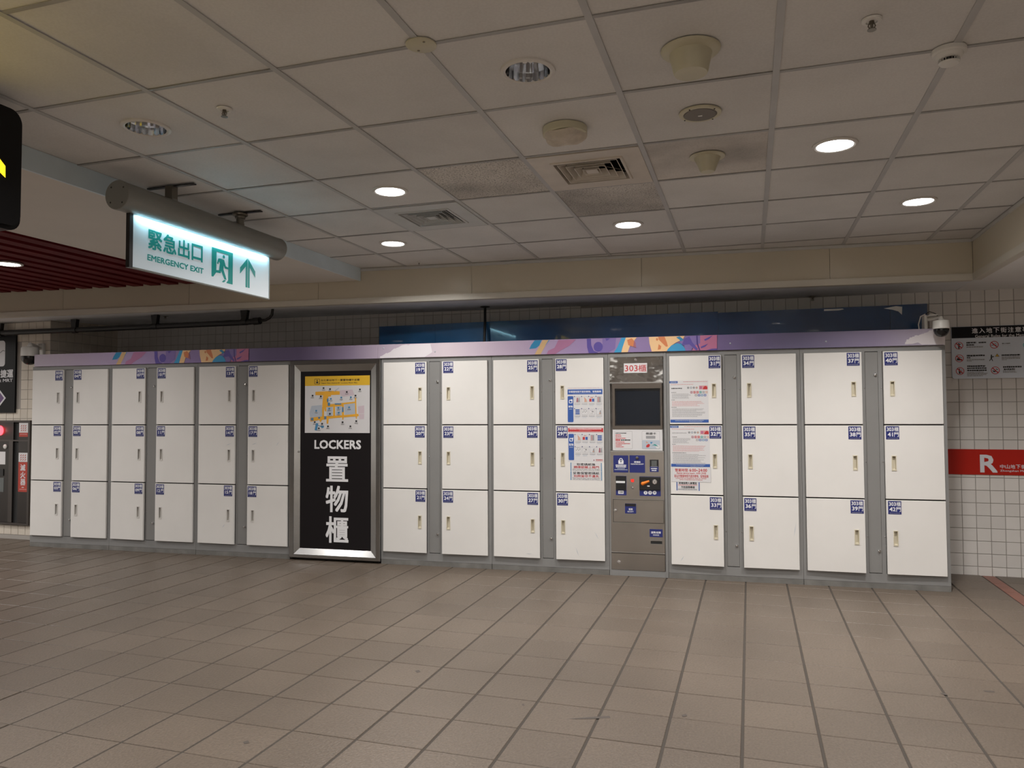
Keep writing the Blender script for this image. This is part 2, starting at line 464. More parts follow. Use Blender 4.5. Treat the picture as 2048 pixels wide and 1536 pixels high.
def setting(name, loc=(0, 0, 0)):
    o = bpy.data.objects.new(name, None); COL.objects.link(o); o.location = loc; o['kind'] = 'structure'; return o


def inst(name, me, parent, loc, rotz=0.0, k=None):
    o = bpy.data.objects.new(name, me); COL.objects.link(o)
    if parent: o.parent = parent; o.location = Vector(loc) - world_loc(parent)
    else: o.location = loc
    o.rotation_euler = (0, 0, rotz)
    return o


# ================================================================== THE SETTING
CEILF = Fr(W(0, 0, H), W(1, 0, 0), W(0, 1, 0), (0, 0, -1))
FL, FRC = Vector((1.55, 0.016)), Vector((6.459, 0.45))
FE = (FRC - FL).normalized()                                   # direction of the beam face, a little off the grid
FASF = Fr(W(FL.x, FL.y, 0), W(FE.x, FE.y, 0), (0, 0, 1), W(FE.y, -FE.x, 0))
FLEN = (FRC - FL).length
def fas_y(x): return FL.y + (x - FL.x) * FE.y / FE.x

# ---- floor: slab with joints, tiles laid on it
FX0, FY0, FP = 3.606, -1.0155, 0.30
m = MB(); m.box(Fr(W(0, 0, 0), W(1, 0, 0), W(0, 1, 0), (0, 0, 1)), -6, 11, -10, 1.3, -0.10, -0.0035, 'grout_floor')
floor = m.build('floor', origin=W(2.5, -4, 0)); floor['kind'] = 'structure'


def chamfer_tile(w, h, t, k, ch=0.002):
    mb = MB(); mb.box(Fr((0, 0, 0), (1, 0, 0), (0, 1, 0), (0, 0, 1)), -w / 2, w / 2, -h / 2, h / 2, -t, 0, k, ch); return mb


tile_me = chamfer_tile(FP - 0.0115, FP - 0.0055, 0.006, 'floor').mesh('floor_tile')
def project(P):
    d = P - CAM; z = d.dot(fv)
    if z < 0.2: return None
    return 1024 + 1494.08 * d.dot(r2) / z, 768 - 1494.08 * d.dot(u2) / z
spots = []
for i in range(-32, 25):
    for j in range(-7, 31):
        x = FX0 + FP * (i + 0.5); y = FY0 - FP * (j + 0.5) + 0.0
        if i >= 10: x += 0.095
        if y > WY + 0.02 or (x < -2.1 and y > 0.1): continue
        p = W(x, y, 0)
        if p.y > 0.16 and -2.0 < p.x < 6.15: continue              # under the lockers
        q = project(p); area = 0
        if q and -60 < q[0] < 2108 and q[1] < 1620: area = 1 / (p - CAM).length ** 3
        spots.append((area, x, y))
spots.sort(reverse=True)
rest = MB(); FT = Fr(W(0, 0, 0), W(1, 0, 0), W(0, 1, 0), (0, 0, 1))
for n, (area, x, y) in enumerate(spots):
    if area > 0 and n < 300:
        inst('floor_tile', tile_me, floor, W(x, y, 0) + Vector((0, 0, random.uniform(-0.0006, 0.0002))), A)
    else:
        rest.box(FT, x - FP / 2 + 0.00575, x + FP / 2 - 0.00575, y - FP / 2 + 0.00275, y + FP / 2 - 0.00275, -0.006, 0, 'floor')
o = rest.build('floor_tiles_beyond', floor); o['kind'] = 'stuff'
bme = chamfer_tile(0.088, 0.295, 0.006, 'border_red').mesh('border_tile')
for k in range(9):
    inst('border_tile', bme, floor, W(6.653, WY - 0.16 - 0.3 * k, 0.0005), A)

for L in ([(4.0862, -2.6644), (4.1709, -2.6164), (4.2501, -2.5810), (4.2581, -2.6009), (4.1752, -2.6372)], [(3.1929, -2.3091), (3.2064, -2.2894), (3.2263, -2.3144), (3.2153, -2.3330)], [(4.5494, -2.4784), (4.5674, -2.4616), (4.5733, -2.4824), (4.5575, -2.4984)],
          [(5.6870, -1.8649), (5.7123, -1.8638), (5.7150, -1.8888), (5.6914, -1.8831)], [(5.8883, -1.7708), (5.9358, -1.7630), (5.9344, -1.7831), (5.8916, -1.7896)], [(2.8793, -3.2695), (2.8898, -3.2518), (2.9104, -3.2695), (2.8969, -3.2831)], [(3.8466, -2.5759), (3.8503, -2.5565), (3.8630, -2.5829)]):
    m = MB(); m.poly(FT, L, 0.0006, 'floor_stain'); m.build('stain', floor)

# ---- ceiling: grid of tees with lay-in tiles
CX0, CY0, CPX, CPY = 2.005, -3.525, 0.593, 0.6074
CL, CR, CB = 1.58, 6.46, -9.6
m = MB(); m.box(Fr(W(0, 0, 0), W(1, 0, 0), W(0, 1, 0), (0, 0, 1)), -6, 11, -10, 1.4, H + 0.16, H + 0.24, 'ceiling_slab')
ceiling = m.build('ceiling', origin=W(4, -4, H + 0.2)); ceiling['kind'] = 'structure'


def ceil_tile_mesh(poly, k, hole=0.0):      # poly in local grid coordinates about the tile centre; the tile lies on the tees
    mb = MB(); fr = Fr((0, 0, 0), (1, 0, 0), (0, 1, 0), (0, 0, -1))
    if not hole:
        mb.slab(fr, poly, -0.014, 0.0, k)
    else:
        w, h = CPX / 2 - 0.008, CPY / 2 - 0.008; n = 32; vs = []
        for d in (0.0, -0.014):
            for t in range(n):
                q = 2 * math.pi * t / n; c, s_ = math.cos(q), math.sin(q)
                f = min(w / abs(c) if abs(c) > 1e-6 else 9, h / abs(s_) if abs(s_) > 1e-6 else 9)
                vs += [fr.p(c * hole, s_ * hole, d), fr.p(c * f, s_ * f, d)]
        fs = [(2 * t, 2 * t + 1, (2 * t + 3) % (2 * n), (2 * t + 2) % (2 * n)) for t in range(n)]
        fs += [(2 * t, (2 * t + 2) % (2 * n), 2 * n + (2 * t + 2) % (2 * n), 2 * n + 2 * t) for t in range(n)]
        for cx_, cy_ in ((1, 1), (-1, 1), (-1, -1), (1, -1)): pass
        mb.add(vs, fs, k)
        # the four corners left outside the fan
        for sx_, sy_ in ((1, 1), (-1, 1), (-1, -1), (1, -1)):
            ang = [2 * math.pi * t / n for t in range(n)]
            side = [t for t in range(n) if abs(abs(math.cos(ang[t])) * h - abs(math.sin(ang[t])) * w) >= 0]
            q = math.atan2(sy_ * h, sx_ * w) % (2 * math.pi); t0 = int(q / (2 * math.pi / n)); t1 = (t0 + 1) % n
            mb.add([vs[2 * t0 + 1], fr.p(sx_ * w, sy_ * h, 0), vs[2 * t1 + 1]], [(0, 1, 2)], k)
    return mb.mesh('ceiling_tile')


LAMPS = [(2.302, -3.221, 0), (4.081, -3.221, 0), (2.894, -2.007, 1), (5.266, -2.007, 1), (2.302, -0.792, 1), (4.081, -0.792, 1), (5.860, -0.792, 1),
         (2.894, -4.436, 1), (5.266, -4.436, 1), (2.302, -5.651, 1), (4.081, -5.651, 1), (5.860, -5.651, 1), (2.894, -6.865, 1), (5.266, -6.865, 1), (2.302, -8.08, 1), (4.081, -8.08, 1), (5.860, -8.08, 1)]
VENTS = [(4.081, -2.007), (2.894, -1.399)]
SOOT = [(3.488, -2.007), (4.081, -1.399)]
SMUDGE = [(4.673, -2.007)]
full = [(-CPX / 2 + 0.008, -CPY / 2 + 0.008), (CPX / 2 - 0.008, -CPY / 2 + 0.008), (CPX / 2 - 0.008, CPY / 2 - 0.008), (-CPX / 2 + 0.008, CPY / 2 - 0.008)]
TM = {('f', k): ceil_tile_mesh(full, k) for k in ('ceil_tile', 'ceil_soot', 'ceil_smudge')}
TM['hole'] = ceil_tile_mesh(None, 'ceil_tile', 0.090)
near = lambda c, L: any(abs(c[0] - q[0]) < 0.1 and abs(c[1] - q[1]) < 0.1 for q in L)
for i in range(-1, 8):
    for j in range(-10, 7):
        c = (CX0 + CPX * (i + 0.5), CY0 + CPY * (j + 0.5))
        poly = [(c[0] + p[0], c[1] + p[1]) for p in full]
        cut = clip(clip(clip(poly, -1, 0, -CL), 1, 0, CR - 0.01), -FE.y, FE.x, FE.x * FL.y - FE.y * FL.x - 0.008)
        if len(cut) < 3: continue
        if near(c, VENTS): continue
        if cut != poly:
            xs = [p[0] for p in cut]; ys = [p[1] for p in cut]
            if max(xs) - min(xs) < 0.02 or max(ys) - min(ys) < 0.02: continue
            me = ceil_tile_mesh([(p[0] - c[0], p[1] - c[1]) for p in cut], 'ceil_tile')
        elif near(c, [(l[0], l[1]) for l in LAMPS]): me = TM['hole']
        else: me = TM[('f', 'ceil_soot' if near(c, SOOT) else 'ceil_smudge' if near(c, SMUDGE) else 'ceil_tile')]
        inst('ceiling_tile', me, ceiling, W(c[0], c[1], H + 0.003 + random.uniform(0, 0.0015)), A)
GR = Fr(W(0, 0, 0), W(1, 0, 0), W(0, 1, 0), (0, 0, 1))
for i in range(0, 8):
    x = CX0 + CPX * i; y1 = fas_y(x) - 0.01
    m = MB(); m.box(GR, x - 0.0125, x + 0.0125, CB, y1, H - 0.001, H + 0.0025, 'tee_grey'); m.box(GR, x - 0.002, x + 0.002, CB, y1, H + 0.0025, H + 0.035, 'tee_dark')
    m.build('main_tee', ceiling, W(x, -4, H))
for j in range(-10, 7):
    y = CY0 + CPY * j
    x0, x1 = CL, CR - 0.01
    if y > 0.0: x0 = FL.x + (y + 0.012 - FL.y) * FE.x / FE.y
    if x1 - x0 < 0.05: continue
    m = MB(); m.box(GR, x0, x1, y - 0.009, y + 0.009, H, H + 0.0025, 'tee_dark')
    m.build('cross_tee', ceiling, W(4, y, H))

# ---- beam face in front of the wall, its lip and mouldings
trim = setting('trim_1', FASF.p(0, 2.45, 0))
joints = [-5.9, -4.5, -3.1, -1.7, -0.38, 1.05, 2.49, 3.93, FLEN]
for a0, a1 in zip(joints, joints[1:]):
    m = MB(); m.box(FASF, a0 + 0.0015, a1 - 0.0015, 2.345, H + 0.03, -0.02, 0.0, 'fascia_beige'); m.build('fascia_panel', trim)
m = MB(); m.slab(FASF, [(-5.9, 2.295), (FLEN, 2.295), (FLEN, 2.345), (-5.9, 2.345)], -0.05, 0.010, 'lip_beige'); m.build('lower_lip', trim)
m = MB(); m.box(FASF, 0.02, FLEN, 2.583, 2.606, -0.001, 0.012, 'molding'); m.build('edge_moulding', trim)
SIDEF = Fr(W(CR, 0, 0), W(0, -1, 0), (0, 0, 1), W(-1, 0, 0))
trim2 = setting('trim_2', W(CR, -4, 2.45))
ya = -FRC.y
for a0, a1 in ((ya, 1.0), (1.0, 2.45), (2.45, 3.9), (3.9, 5.4), (5.4, 7.4), (7.4, 9.6)):
    m = MB(); m.box(SIDEF, a0 + (0.001 if a0 > ya else 0), a1 - 0.001, 2.345, H + 0.03, -0.02, 0.0, 'fascia_beige'); m.build('fascia_panel', trim2)
m = MB(); m.box(SIDEF, ya, 9.6, 2.295, 2.345, -0.05, 0.006, 'lip_beige'); m.build('lower_lip', trim2)
m = MB(); m.box(SIDEF, ya, 9.6, 2.583, 2.606, -0.001, 0.012, 'molding'); m.build('edge_moulding', trim2)

# ---- lowered soffit between the beam face and the wall, and to the right of the bay
m = MB()
pts = [(-4.8, fas_y(-4.8) + 0.02, 2.297), (0.5, fas_y(0.5) + 0.02, 2.297), (6.47, fas_y(6.47) + 0.02, 2.297), (6.47, 1.08, 2.303), (0.5, 1.08, 2.352), (-4.8, 1.08, 2.352)]
vs = [W(*p) for p in pts] + [W(p[0], p[1], p[2] + 0.05) for p in pts]
m.add(vs, [(0, 1, 4, 5), (1, 2, 3, 4), (11, 10, 7, 6), (10, 9, 8, 7), (0, 6, 7, 1), (1, 7, 8, 2), (2, 8, 9, 3), (3, 9, 10, 4), (4, 10, 11, 5), (5, 11, 6, 0)], 'under_grey')
so = m.build('ceiling_soffit', origin=W(2, 0.5, 2.32)); so['kind'] = 'structure'
m = MB(); m.box(GR, 6.472, 11, -9.6, 1.08, 2.300, 2.36, 'soffit_low')
so = m.build('ceiling_soffit', origin=W(8.5, -4, 2.32)); so['kind'] = 'structure'

# ---- plain strip of ceiling at the left, with its pale edge strip
m = MB(); m.slab(GR, [(0.35, CB), (1.565, CB), (1.565, fas_y(1.56) - 0.005), (0.35, fas_y(0.35) - 0.005)], 2.50, 2.66, 'soffit_paint')
so = m.build('ceiling_plain', origin=W(1, -4, 2.55)); so['kind'] = 'structure'
m = MB(); m.slab(GR, [(1.566, CB), (1.58, CB), (1.58, fas_y(1.58) - 0.004), (1.566, fas_y(1.566) - 0.004)], 2.498, 2.61, 'strip_blue')
so = m.build('trim_3', origin=W(1.575, -4, 2.55)); so['kind'] = 'structure'

# ---- red slatted ceiling further left
slats = setting('ceiling_slatted', W(-1, -3, 2.56))
for k in range(25):
    x1 = 0.342 - 0.188 * k; x0 = x1 - 0.108
    if k == 0: x1 = 0.348
    m = MB(); m.slab(GR, [(x0, -7.5), (x1, -7.5), (x1, fas_y(x1) - 0.006 - 0.04), (x0, fas_y(x0) - 0.006 - 0.04)], 2.535, 2.60, 'red_slat')
    m.build('slat', slats, W((x0 + x1) / 2, -3, 2.56))
m = MB(); m.box(GR, -5.9, 0.349, -9.6, 0.0, 2.64, 2.66, 'gap_dark'); m.build('backing', slats)

# ---- tiled wall behind the lockers
TPX, TPZ = 0.1012, 0.1018
m = MB(); m.box(WALLF, -3.2, 11, -0.05, 2.9, -0.20, -0.004, 'grout')
wall = m.build('wall_front', origin=W(3, WY, 0)); wall['kind'] = 'structure'


def wall_tile(k, w, h):
    mb = MB(); mb.box(Fr((0, 0, 0), (1, 0, 0), (0, 0, 1), (0, -1, 0)), -w / 2, w / 2, -h / 2, h / 2, -0.006, 0, k, 0.0015); return mb.mesh('wall_tile')


wt = wall_tile('tile_wall', TPX - 0.0045, TPZ - 0.0045)
first, later = [], []
for i in range(-86, 18):
    x = 6.484 + TPX * (i + 0.5)
    for k in range(0, 24):
        z = 0.068 + TPZ * (k - 0.5)
        top = 2.352 - max(0, x - 0.5) * 0.0082 if x > 0.5 else 2.352
        if z > top + 0.03 or x < -2.2: continue
        if x < 6.24:
            if z < (2.16 if 1.30 < x else 1.93): continue
            first.append((1 if z > 2.30 or x < -0.8 else 0, x, z))
        elif x < 7.05:
            if z < 0: continue
            if x > 6.5 and (1.62 < z < 1.97 or 0.84 < z < 0.97): later.append((x, z)); continue
            first.append((0, x, z))
        else: later.append((x, z))
first.sort()
for n, (p, x, z) in enumerate(first):
    if n < 300: inst('wall_tile', wt, wall, W(x, WY - 0.0, z), A)
    else: later.append((x, z))
m = MB()
for x, z in later: m.box(WALLF, x - TPX / 2 + 0.00225, x + TPX / 2 - 0.00225, z - TPZ / 2 + 0.00225, z + TPZ / 2 - 0.00225, -0.006, 0, 'tile_wall')
o = m.build('wall_tiles_beyond', wall); o['kind'] = 'stuff'

# ---- tiled pillar wall at the left
m = MB(); m.box(PILLF, -5.9, -2.184, -0.05, 2.9, -1.1, -0.004, 'grout')
pill = m.build('wall_left', origin=W(-3, PY, 0)); pill['kind'] = 'structure'
pt = wall_tile('tile_pillar', 0.0960, 0.0985)
for i in range(0, 8):
    x = -2.18 - 0.1 * (i + 0.5)
    for k in range(0, 23):
        z = 0.045 + 0.103 * (k - 0.5) + 0.0
        if z < 0: z = 0.022; continue
        if x < -2.62 and 1.40 < z < 2.12: continue
        if x < -2.44 and 0.20 < z < 1.22: continue
        inst('wall_tile', pt, pill, W(x, PY, z), A)
for i in range(0, 9):
    y = PY + 0.1 * (i + 0.5)
    for z in [0.045 + 0.103 * (k - 0.5) for k in range(18, 24)]:
        inst('wall_tile', pt, pill, W(-2.18, y, z), A + math.pi / 2)

# ---- the rest of the hall, behind the viewpoint
for nm, (x0, x1, y0, y1) in (('wall_back', (-6, 11, -10.2, -10.0)), ('wall_right', (11, 11.2, -10, 1.3)), ('wall_far_left', (-6.2, -6, -10, 1.3))):
    m = MB(); m.box(GR, x0, x1, y0, y1, -0.05, 2.9, 'wall_plain'); o = m.build(nm, origin=W((x0 + x1) / 2, (y0 + y1) / 2, 0)); o['kind'] = 'structure'

# ================================================================== CEILING FIXTURES
def lamp_light(x, y, z, energy, spread=150):
    li = bpy.data.lights.new('downlight_lamp', 'AREA'); li.shape = 'DISK'; li.size = 0.15; li.energy = energy; li.color = LAMP_COL
    li.spread = math.radians(spread)
    o = bpy.data.objects.new('downlight_lamp', li); COL.objects.link(o); o.location = W(x, y, z); return o


LAB = {(2.302, -3.221): 'unlit recessed downlight with yellow glints at the left of the ceiling, above the exit sign',
       (4.081, -3.221): 'unlit chrome recessed downlight with a visible tube, top centre of the ceiling',
       (2.894, -2.007): 'lit round downlight just up-left of the grey air vent',
       (2.302, -0.792): 'lit round downlight between the grey air vent and the beam, near the ceiling corner',
       (4.081, -0.792): 'lit round downlight below the cream air vent, above the payment kiosk',
       (5.266, -2.007): 'lit round downlight among plain tiles to the right of the upside-down cone covers',
       (5.860, -0.792): 'lit round downlight furthest right, near the right corner of the beam'}


def downlight(x, y, lit, z=H, label='added downlight near the back wall, unseen behind the viewpoint', energy=None, spread=150):
    t = thing('downlight', label, 'ceiling light', W(x, y, z), 'recessed ceiling downlights')
    c = W(x, y, z)
    m = MB(); m.lathe(c, (0, 0, -1), [(0.084, -0.004), (0.084, 0.004), (0.092, 0.007), (0.103, 0.003), (0.104, -0.003)], 'trim_white', 32, caps=False)
    m.build('trim_ring', t, smooth=True)
    m = MB(); m.lathe(c, (0, 0, -1), [(0.0845, 0.003), (0.082, -0.03), (0.074, -0.07), (0.060, -0.11)], 'reflector', 20, caps=False)
    m.lathe(c, (0, 0, -1), [(0.060, -0.11), (0.0, -0.112)], 'gap_dark' if not lit else 'reflector', 20, caps=False)
    m.build('reflector', t)
    m = MB()
    if lit:
        m.lathe(c, (0, 0, -1), [(0.081, -0.016), (0.078, -0.012), (0.0, -0.008)], 'lamp_lit', 28, caps=False)
        m.build('lamp', t); lamp_light(x, y, z - 0.010, energy or LAMP_W, spread)
    else:
        for s_ in (-0.011, 0.011):
            m.tube([c + Vector((s_, 0, 0.11)), c + Vector((s_, 0, 0.035))], 0.009, 'tube_white', 10)
        m.tube([c + Vector((0, 0, 0.112)), c + Vector((0, 0, 0.085))], 0.022, 'trim_white', 12)
        m.build('lamp_tube', t, smooth=True)
    return t


for x, y, lit in LAMPS:
    downlight(x, y, lit, label=LAB.get((x, y), 'added downlight near the back wall, unseen behind the viewpoint'), spread=122 if x > 5.5 else 150)
for k, (x, y) in enumerate([(-0.74, -1.46), (-0.74, -4.2), (-2.8, -2.6), (-2.8, -5.4), (-4.6, -1.4), (-4.6, -4.2)]):
    downlight(x, y, 1, z=2.522, label='lit downlight set into the dark red slatted ceiling at the left edge' if k == 0 else 'lit downlight in the slatted ceiling, out of the frame to the left', energy=LAMP_W * (0.7, 1.1, 2.0, 2.0, 2.6, 2.0)[k], spread=162)
for x in (2.302, 4.081, 5.86):
    downlight(x, -9.3, 1)  # added row by the back wall, sends more light under the beam
for x, y in [(8.3, -0.6), (8.3, -2.6), (8.3, -5.0), (8.3, -7.4)]:  # added unseen lamps that brighten the right wall, floor and soffit
    downlight(x, y, 1, z=2.30, energy=LAMP_W * 0.95, label='added downlight in the low soffit, unseen, brightening the right end')


def vent(x, y, hi, k, label):
    t = thing('air_vent', label, 'air vent', W(x, y, H), 'square ceiling air diffusers')
    f = Fr(W(x, y, H), W(1, 0, 0), W(0, 1, 0), (0, 0, -1))
    def sq(h, d): return [f.p(-h, -h, d), f.p(h, -h, d), f.p(h, h, d), f.p(-h, h, d)]
    def ring(mb, h0, d0, h1, d1, kk): mb.add(sq(h0, d0) + sq(h1, d1), [(i, (i + 1) % 4, 4 + (i + 1) % 4, 4 + i) for i in range(4)], kk)
    m = MB(); w, h = CPX / 2 - 0.014, CPY / 2 - 0.014
    o4 = [f.p(-w, -h, 0.004), f.p(w, -h, 0.004), f.p(w, h, 0.004), f.p(-w, h, 0.004)]
    m.add(o4 + sq(hi, 0.004), [(i, (i + 1) % 4, 4 + (i + 1) % 4, 4 + i) for i in range(4)], k)
    o5 = [f.p(-w, -h, -0.006), f.p(w, -h, -0.006), f.p(w, h, -0.006), f.p(-w, h, -0.006)]
    m.add(o4 + o5, [(i, (i + 1) % 4, 4 + (i + 1) % 4, 4 + i) for i in range(4)], k)
    ring(m, hi, 0.004, hi - 0.004, 0.010, k); ring(m, hi - 0.004, 0.010, hi - 0.016, 0.010, k); ring(m, hi - 0.016, 0.010, hi - 0.020, -0.03, k)
    m.build('face_plate', t)
    m = MB(); ring(m, hi - 0.018, -0.03, hi - 0.018, -0.14, 'gap_dark'); m.add(sq(hi - 0.018, -0.14), [(0, 1, 2, 3)], 'gap_dark'); m.build('duct', t)
    n = 4; step = (hi - 0.04) / n
    for q in range(n):
        h1 = hi - 0.032 - step * q
        m = MB(); ring(m, h1, 0.009, h1 - 0.017, -0.026, k); ring(m, h1 - 0.0035, 0.009, h1 - 0.0205, -0.026, k); ring(m, h1, 0.009, h1 - 0.0035, 0.009, k)
        m.build('louvre', t)
    h1 = hi - 0.032 - step * n
    m = MB(); m.slab(f, [(-0.030, -0.030), (0.030, -0.030), (0.030, 0.030), (-0.030, 0.030)], -0.02, 0.008, k); m.build('centre_plate', t)
    m = MB()
    for s_ in (-1, 1):
        m.add([f.p(s_ * -hi * .9, -hi * .9, -0.033), f.p(s_ * -hi * .9 + 0.006, -hi * .9, -0.033), f.p(s_ * hi * .9, hi * .9, -0.033), f.p(s_ * hi * .9 - 0.006, hi * .9, -0.033)], [(0, 1, 2, 3)], k)
    m.build('cross_brace', t)


vent(4.081, -2.007, 0.188, 'vent_cream', 'cream square air diffuser in the middle of the ceiling, beside sooty tiles')
vent(2.894, -1.399, 0.185, 'vent_grey', 'grey square air diffuser nearer the left, between two lit downlights')


def ceil_item(name, label, cat, x, y, parts, group=None, z=H):
    t = thing(name, label, cat, W(x, y, z), group)
    for pn, prof, k, n in parts:
        m = MB(); m.lathe(W(x, y, z), (0, 0, -1), prof, k, n); m.build(pn, t, smooth=True)
    return t


CONE = 'upside-down plastic cone covers on the ceiling'
ceil_item('cone_cover', 'large cream cone-shaped plastic cover on the ceiling, right of the unlit chrome downlight', 'cover', 4.675, -3.20,
          [('flange', [(0.104, 0), (0.103, 0.004), (0.098, 0.009), (0.074, 0.016)], 'plastic_cream', 32),
           ('cup', [(0.075, 0.010), (0.068, 0.045), (0.060, 0.080), (0.057, 0.086), (0.0, 0.088)], 'plastic_cream', 32)], CONE)
ceil_item('cone_cover', 'smaller tapered cream plastic cover on the brown-smudged tile', 'cover', 4.672, -2.035,
          [('flange', [(0.088, 0), (0.086, 0.004), (0.066, 0.008)], 'plastic_cream', 28),
           ('cup', [(0.066, 0.005), (0.050, 0.040), (0.038, 0.072), (0.032, 0.078), (0.0, 0.080)], 'plastic_cream', 28)], CONE)
t = ceil_item('wrapped_detector', 'round ceiling detector wrapped in dirty white plastic, left of the ceiling speaker', 'detector', 4.080, -2.625,
              [('base', [(0.100, 0), (0.100, 0.030), (0.094, 0.034)], 'plastic_cream', 32)])
m = MB(); rr = random.Random(5); n = 26
rings = [(0.096, 0.032), (0.090, 0.046), (0.070, 0.058), (0.040, 0.064)]
vs = []
for r, h in rings:
    for i in range(n):
        q = 2 * math.pi * i / n; e = 1 + 0.05 * math.sin(5 * q + 1) + rr.uniform(-.02, .02)
        vs.append(W(4.080, -2.625, H) + W(r * e * math.cos(q), r * e * math.sin(q), -h - 0.006 * math.sin(3 * q)))
vs.append(W(4.080, -2.625, H - 0.064))
fs = [(j * n + i, j * n + (i + 1) % n, (j + 1) * n + (i + 1) % n, (j + 1) * n + i) for j in range(3) for i in range(n)] + [(3 * n + i, 3 * n + (i + 1) % n, 4 * n) for i in range(n)]
m.add(vs, fs, 'plastic_dirty'); m.build('plastic_wrap', t, smooth=True)

t = thing('ceiling_speaker', 'flat round ceiling speaker with dark grille, between the two cone covers', 'speaker', W(4.672, -2.613, H))
f = Fr(W(4.672, -2.613, H), W(1, 0, 0), W(0, 1, 0), (0, 0, -1))
m = MB(); m.lathe(f.p(0, 0, 0), (0, 0, -1), [(0.089, 0), (0.088, 0.006), (0.080, 0.009), (0.071, 0.008), (0.070, 0.004)], 'plastic_cream', 32, caps=False); m.build('rim', t, smooth=True)
m = MB(); m.lathe(f.p(0, 0, 0), (0, 0, -1), [(0.071, 0.004), (0.066, 0.010), (0.0, 0.012)], 'speaker_mesh', 32, caps=False); m.build('grille', t, smooth=True)
m = MB(); m.rrect(f, (-0.009, -0.004), (0.009, 0.004), 0.002, 0.0135, 'print_white', d0=0.010); m.build('badge', t)
for q in (0.9, 2.6, 4.2, 5.6):
    m = MB(); m.lathe(f.p(0.079 * math.cos(q), 0.079 * math.sin(q), 0.008), (0, 0, -1), [(0.004, 0), (0.003, 0.003), (0, 0.004)], 'black_plastic', 8); m.build('screw', t)

t = ceil_item('smoke_detector', 'white vented smoke detector on the ceiling grid at the upper right', 'detector', 5.548, -2.915,
              [('base', [(0.056, 0), (0.056, 0.014), (0.050, 0.020)], 'plastic_white', 28), ('body', [(0.048, 0.018), (0.044, 0.028), (0.036, 0.034)], 'plastic_white', 28),
               ('cap', [(0.034, 0.046), (0.030, 0.052), (0.0, 0.054)], 'plastic_white', 28)])
m = MB(); f = Fr(W(5.548, -2.915, H), W(1, 0, 0), W(0, 1, 0), (0, 0, -1))
m.lathe(f.p(0, 0, 0), (0, 0, -1), [(0.026, 0.03), (0.026, 0.048)], 'gap_dark', 20)
for i in range(20):
    q = 2 * math.pi * i / 20; c, s_ = math.cos(q), math.sin(q)
    m.add([f.p(c * .027 - s_ * .002, s_ * .027 + c * .002, .033), f.p(c * .035 - s_ * .002, s_ * .035 + c * .002, .033), f.p(c * .034 - s_ * .002, s_ * .034 + c * .002, .047), f.p(c * .027 - s_ * .002, s_ * .027 + c * .002, .047)], [(0, 1, 2, 3)], 'plastic_white')
m.build('vent_fins', t)

t = ceil_item('ceiling_disc', 'flat cream disc with two screws where ceiling grid lines cross, top centre-left', 'cover plate', 3.787, -3.533,
              [('disc', [(0.054, 0), (0.054, 0.004), (0.050, 0.006), (0.0, 0.007)], 'plastic_cream', 28)])
for s_ in (-1, 1):
    m = MB(); m.lathe(W(3.787 + 0.022 * s_, -3.533 + 0.026 * -s_, H - 0.0065), (0, 0, -1), [(0.005, 0), (0.004, 0.002), (0, 0.0025)], 'brass_dark', 8); m.build('screw', t)


def sprinkler(x, y, label, z=H, grid=True, s=1.0, upside=False):
    p = W(x, y, z) if grid else Vector((x, y, z))
    t = thing('fire_sprinkler', label, 'sprinkler', p, 'fire sprinkler heads')
    m = MB(); m.lathe(p, (0, 0, -1), [(0.032 * s, -0.001), (0.030 * s, 0.005), (0.018 * s, 0.008), (0.016 * s, 0.004)], 'plastic_white' if not upside else 'brass_dark', 20); m.build('escutcheon', t, smooth=True)
    m = MB(); m.lathe(p, (0, 0, -1), [(0.008 * s, 0.003), (0.008 * s, 0.012), (0.005 * s, 0.014), (0.005 * s, 0.026)], 'brass_dark', 10)
    for q in (0, math.pi):
        c, s_ = math.cos(q), math.sin(q)
        m.tube([p + Vector((c * .007 * s, s_ * .007 * s, -.010 * s)), p + Vector((c * .011 * s, s_ * .011 * s, -.020 * s)), p + Vector((c * .004 * s, s_ * .004 * s, -.032 * s))], 0.0022 * s, 'brass_dark', 6)
    m.build('nozzle', t)
    m = MB(); m.lathe(p, (0, 0, -1), [(0.014 * s, 0.032 * s), (0.014 * s, 0.034 * s)], 'brass_dark', 14); m.build('deflector', t)


sprinkler(2.772, -3.285, 'small fire sprinkler head on the ceiling right of the unlit left downlight')
sprinkler(5.255, -3.223, 'small fire sprinkler head on the ceiling, left of the white smoke detector')
sprinkler(2.194, -0.09, 'tiny dark fire sprinkler head on the ceiling near the corner by the beam', s=0.45)
sprinkler(-0.785, 0.33, 'dark fire sprinkler under the low soffit by the black pipe', z=2.325, grid=False, upside=True)
sprinkler(5.43, 0.682, 'dark fire sprinkler under the low soffit above the blue board at the right', z=2.304, grid=False, upside=True)

# ---- hanging exit sign
t = thing('exit_sign', 'hanging lit white emergency exit sign with green lettering and running figure', 'exit sign', W(1.78, -2.18, H))
m = MB(); m.lathe(W(1.78, -2.862, 2.452), W(0, 1, 0), [(0.075, 0), (0.075, 1.36)], 'housing_grey', 40, caps=False); m.build('tube_housing', t, smooth=True)
for y, d in ((-2.862, -1), (-1.502, 1)):
    m = MB(); m.lathe(W(1.78, y, 2.452), W(0, d, 0), [(0.0765, -0.02), (0.0765, 0.003), (0.074, 0.006), (0, 0.0062)], 'housing_grey', 40, caps=False)
    e = m.build('end_cap', t, smooth=True)
    m = MB()
    for q in (0.7, 2.3, 3.9, 5.4):
        m.lathe(W(1.78 + .055 * math.cos(q), y + d * .0062, 2.452 + .055 * math.sin(q)), W(0, d, 0), [(0.005, 0), (0.003, 0.002), (0, 0.002)], 'black_plastic', 8)
    m.build('screws', e)
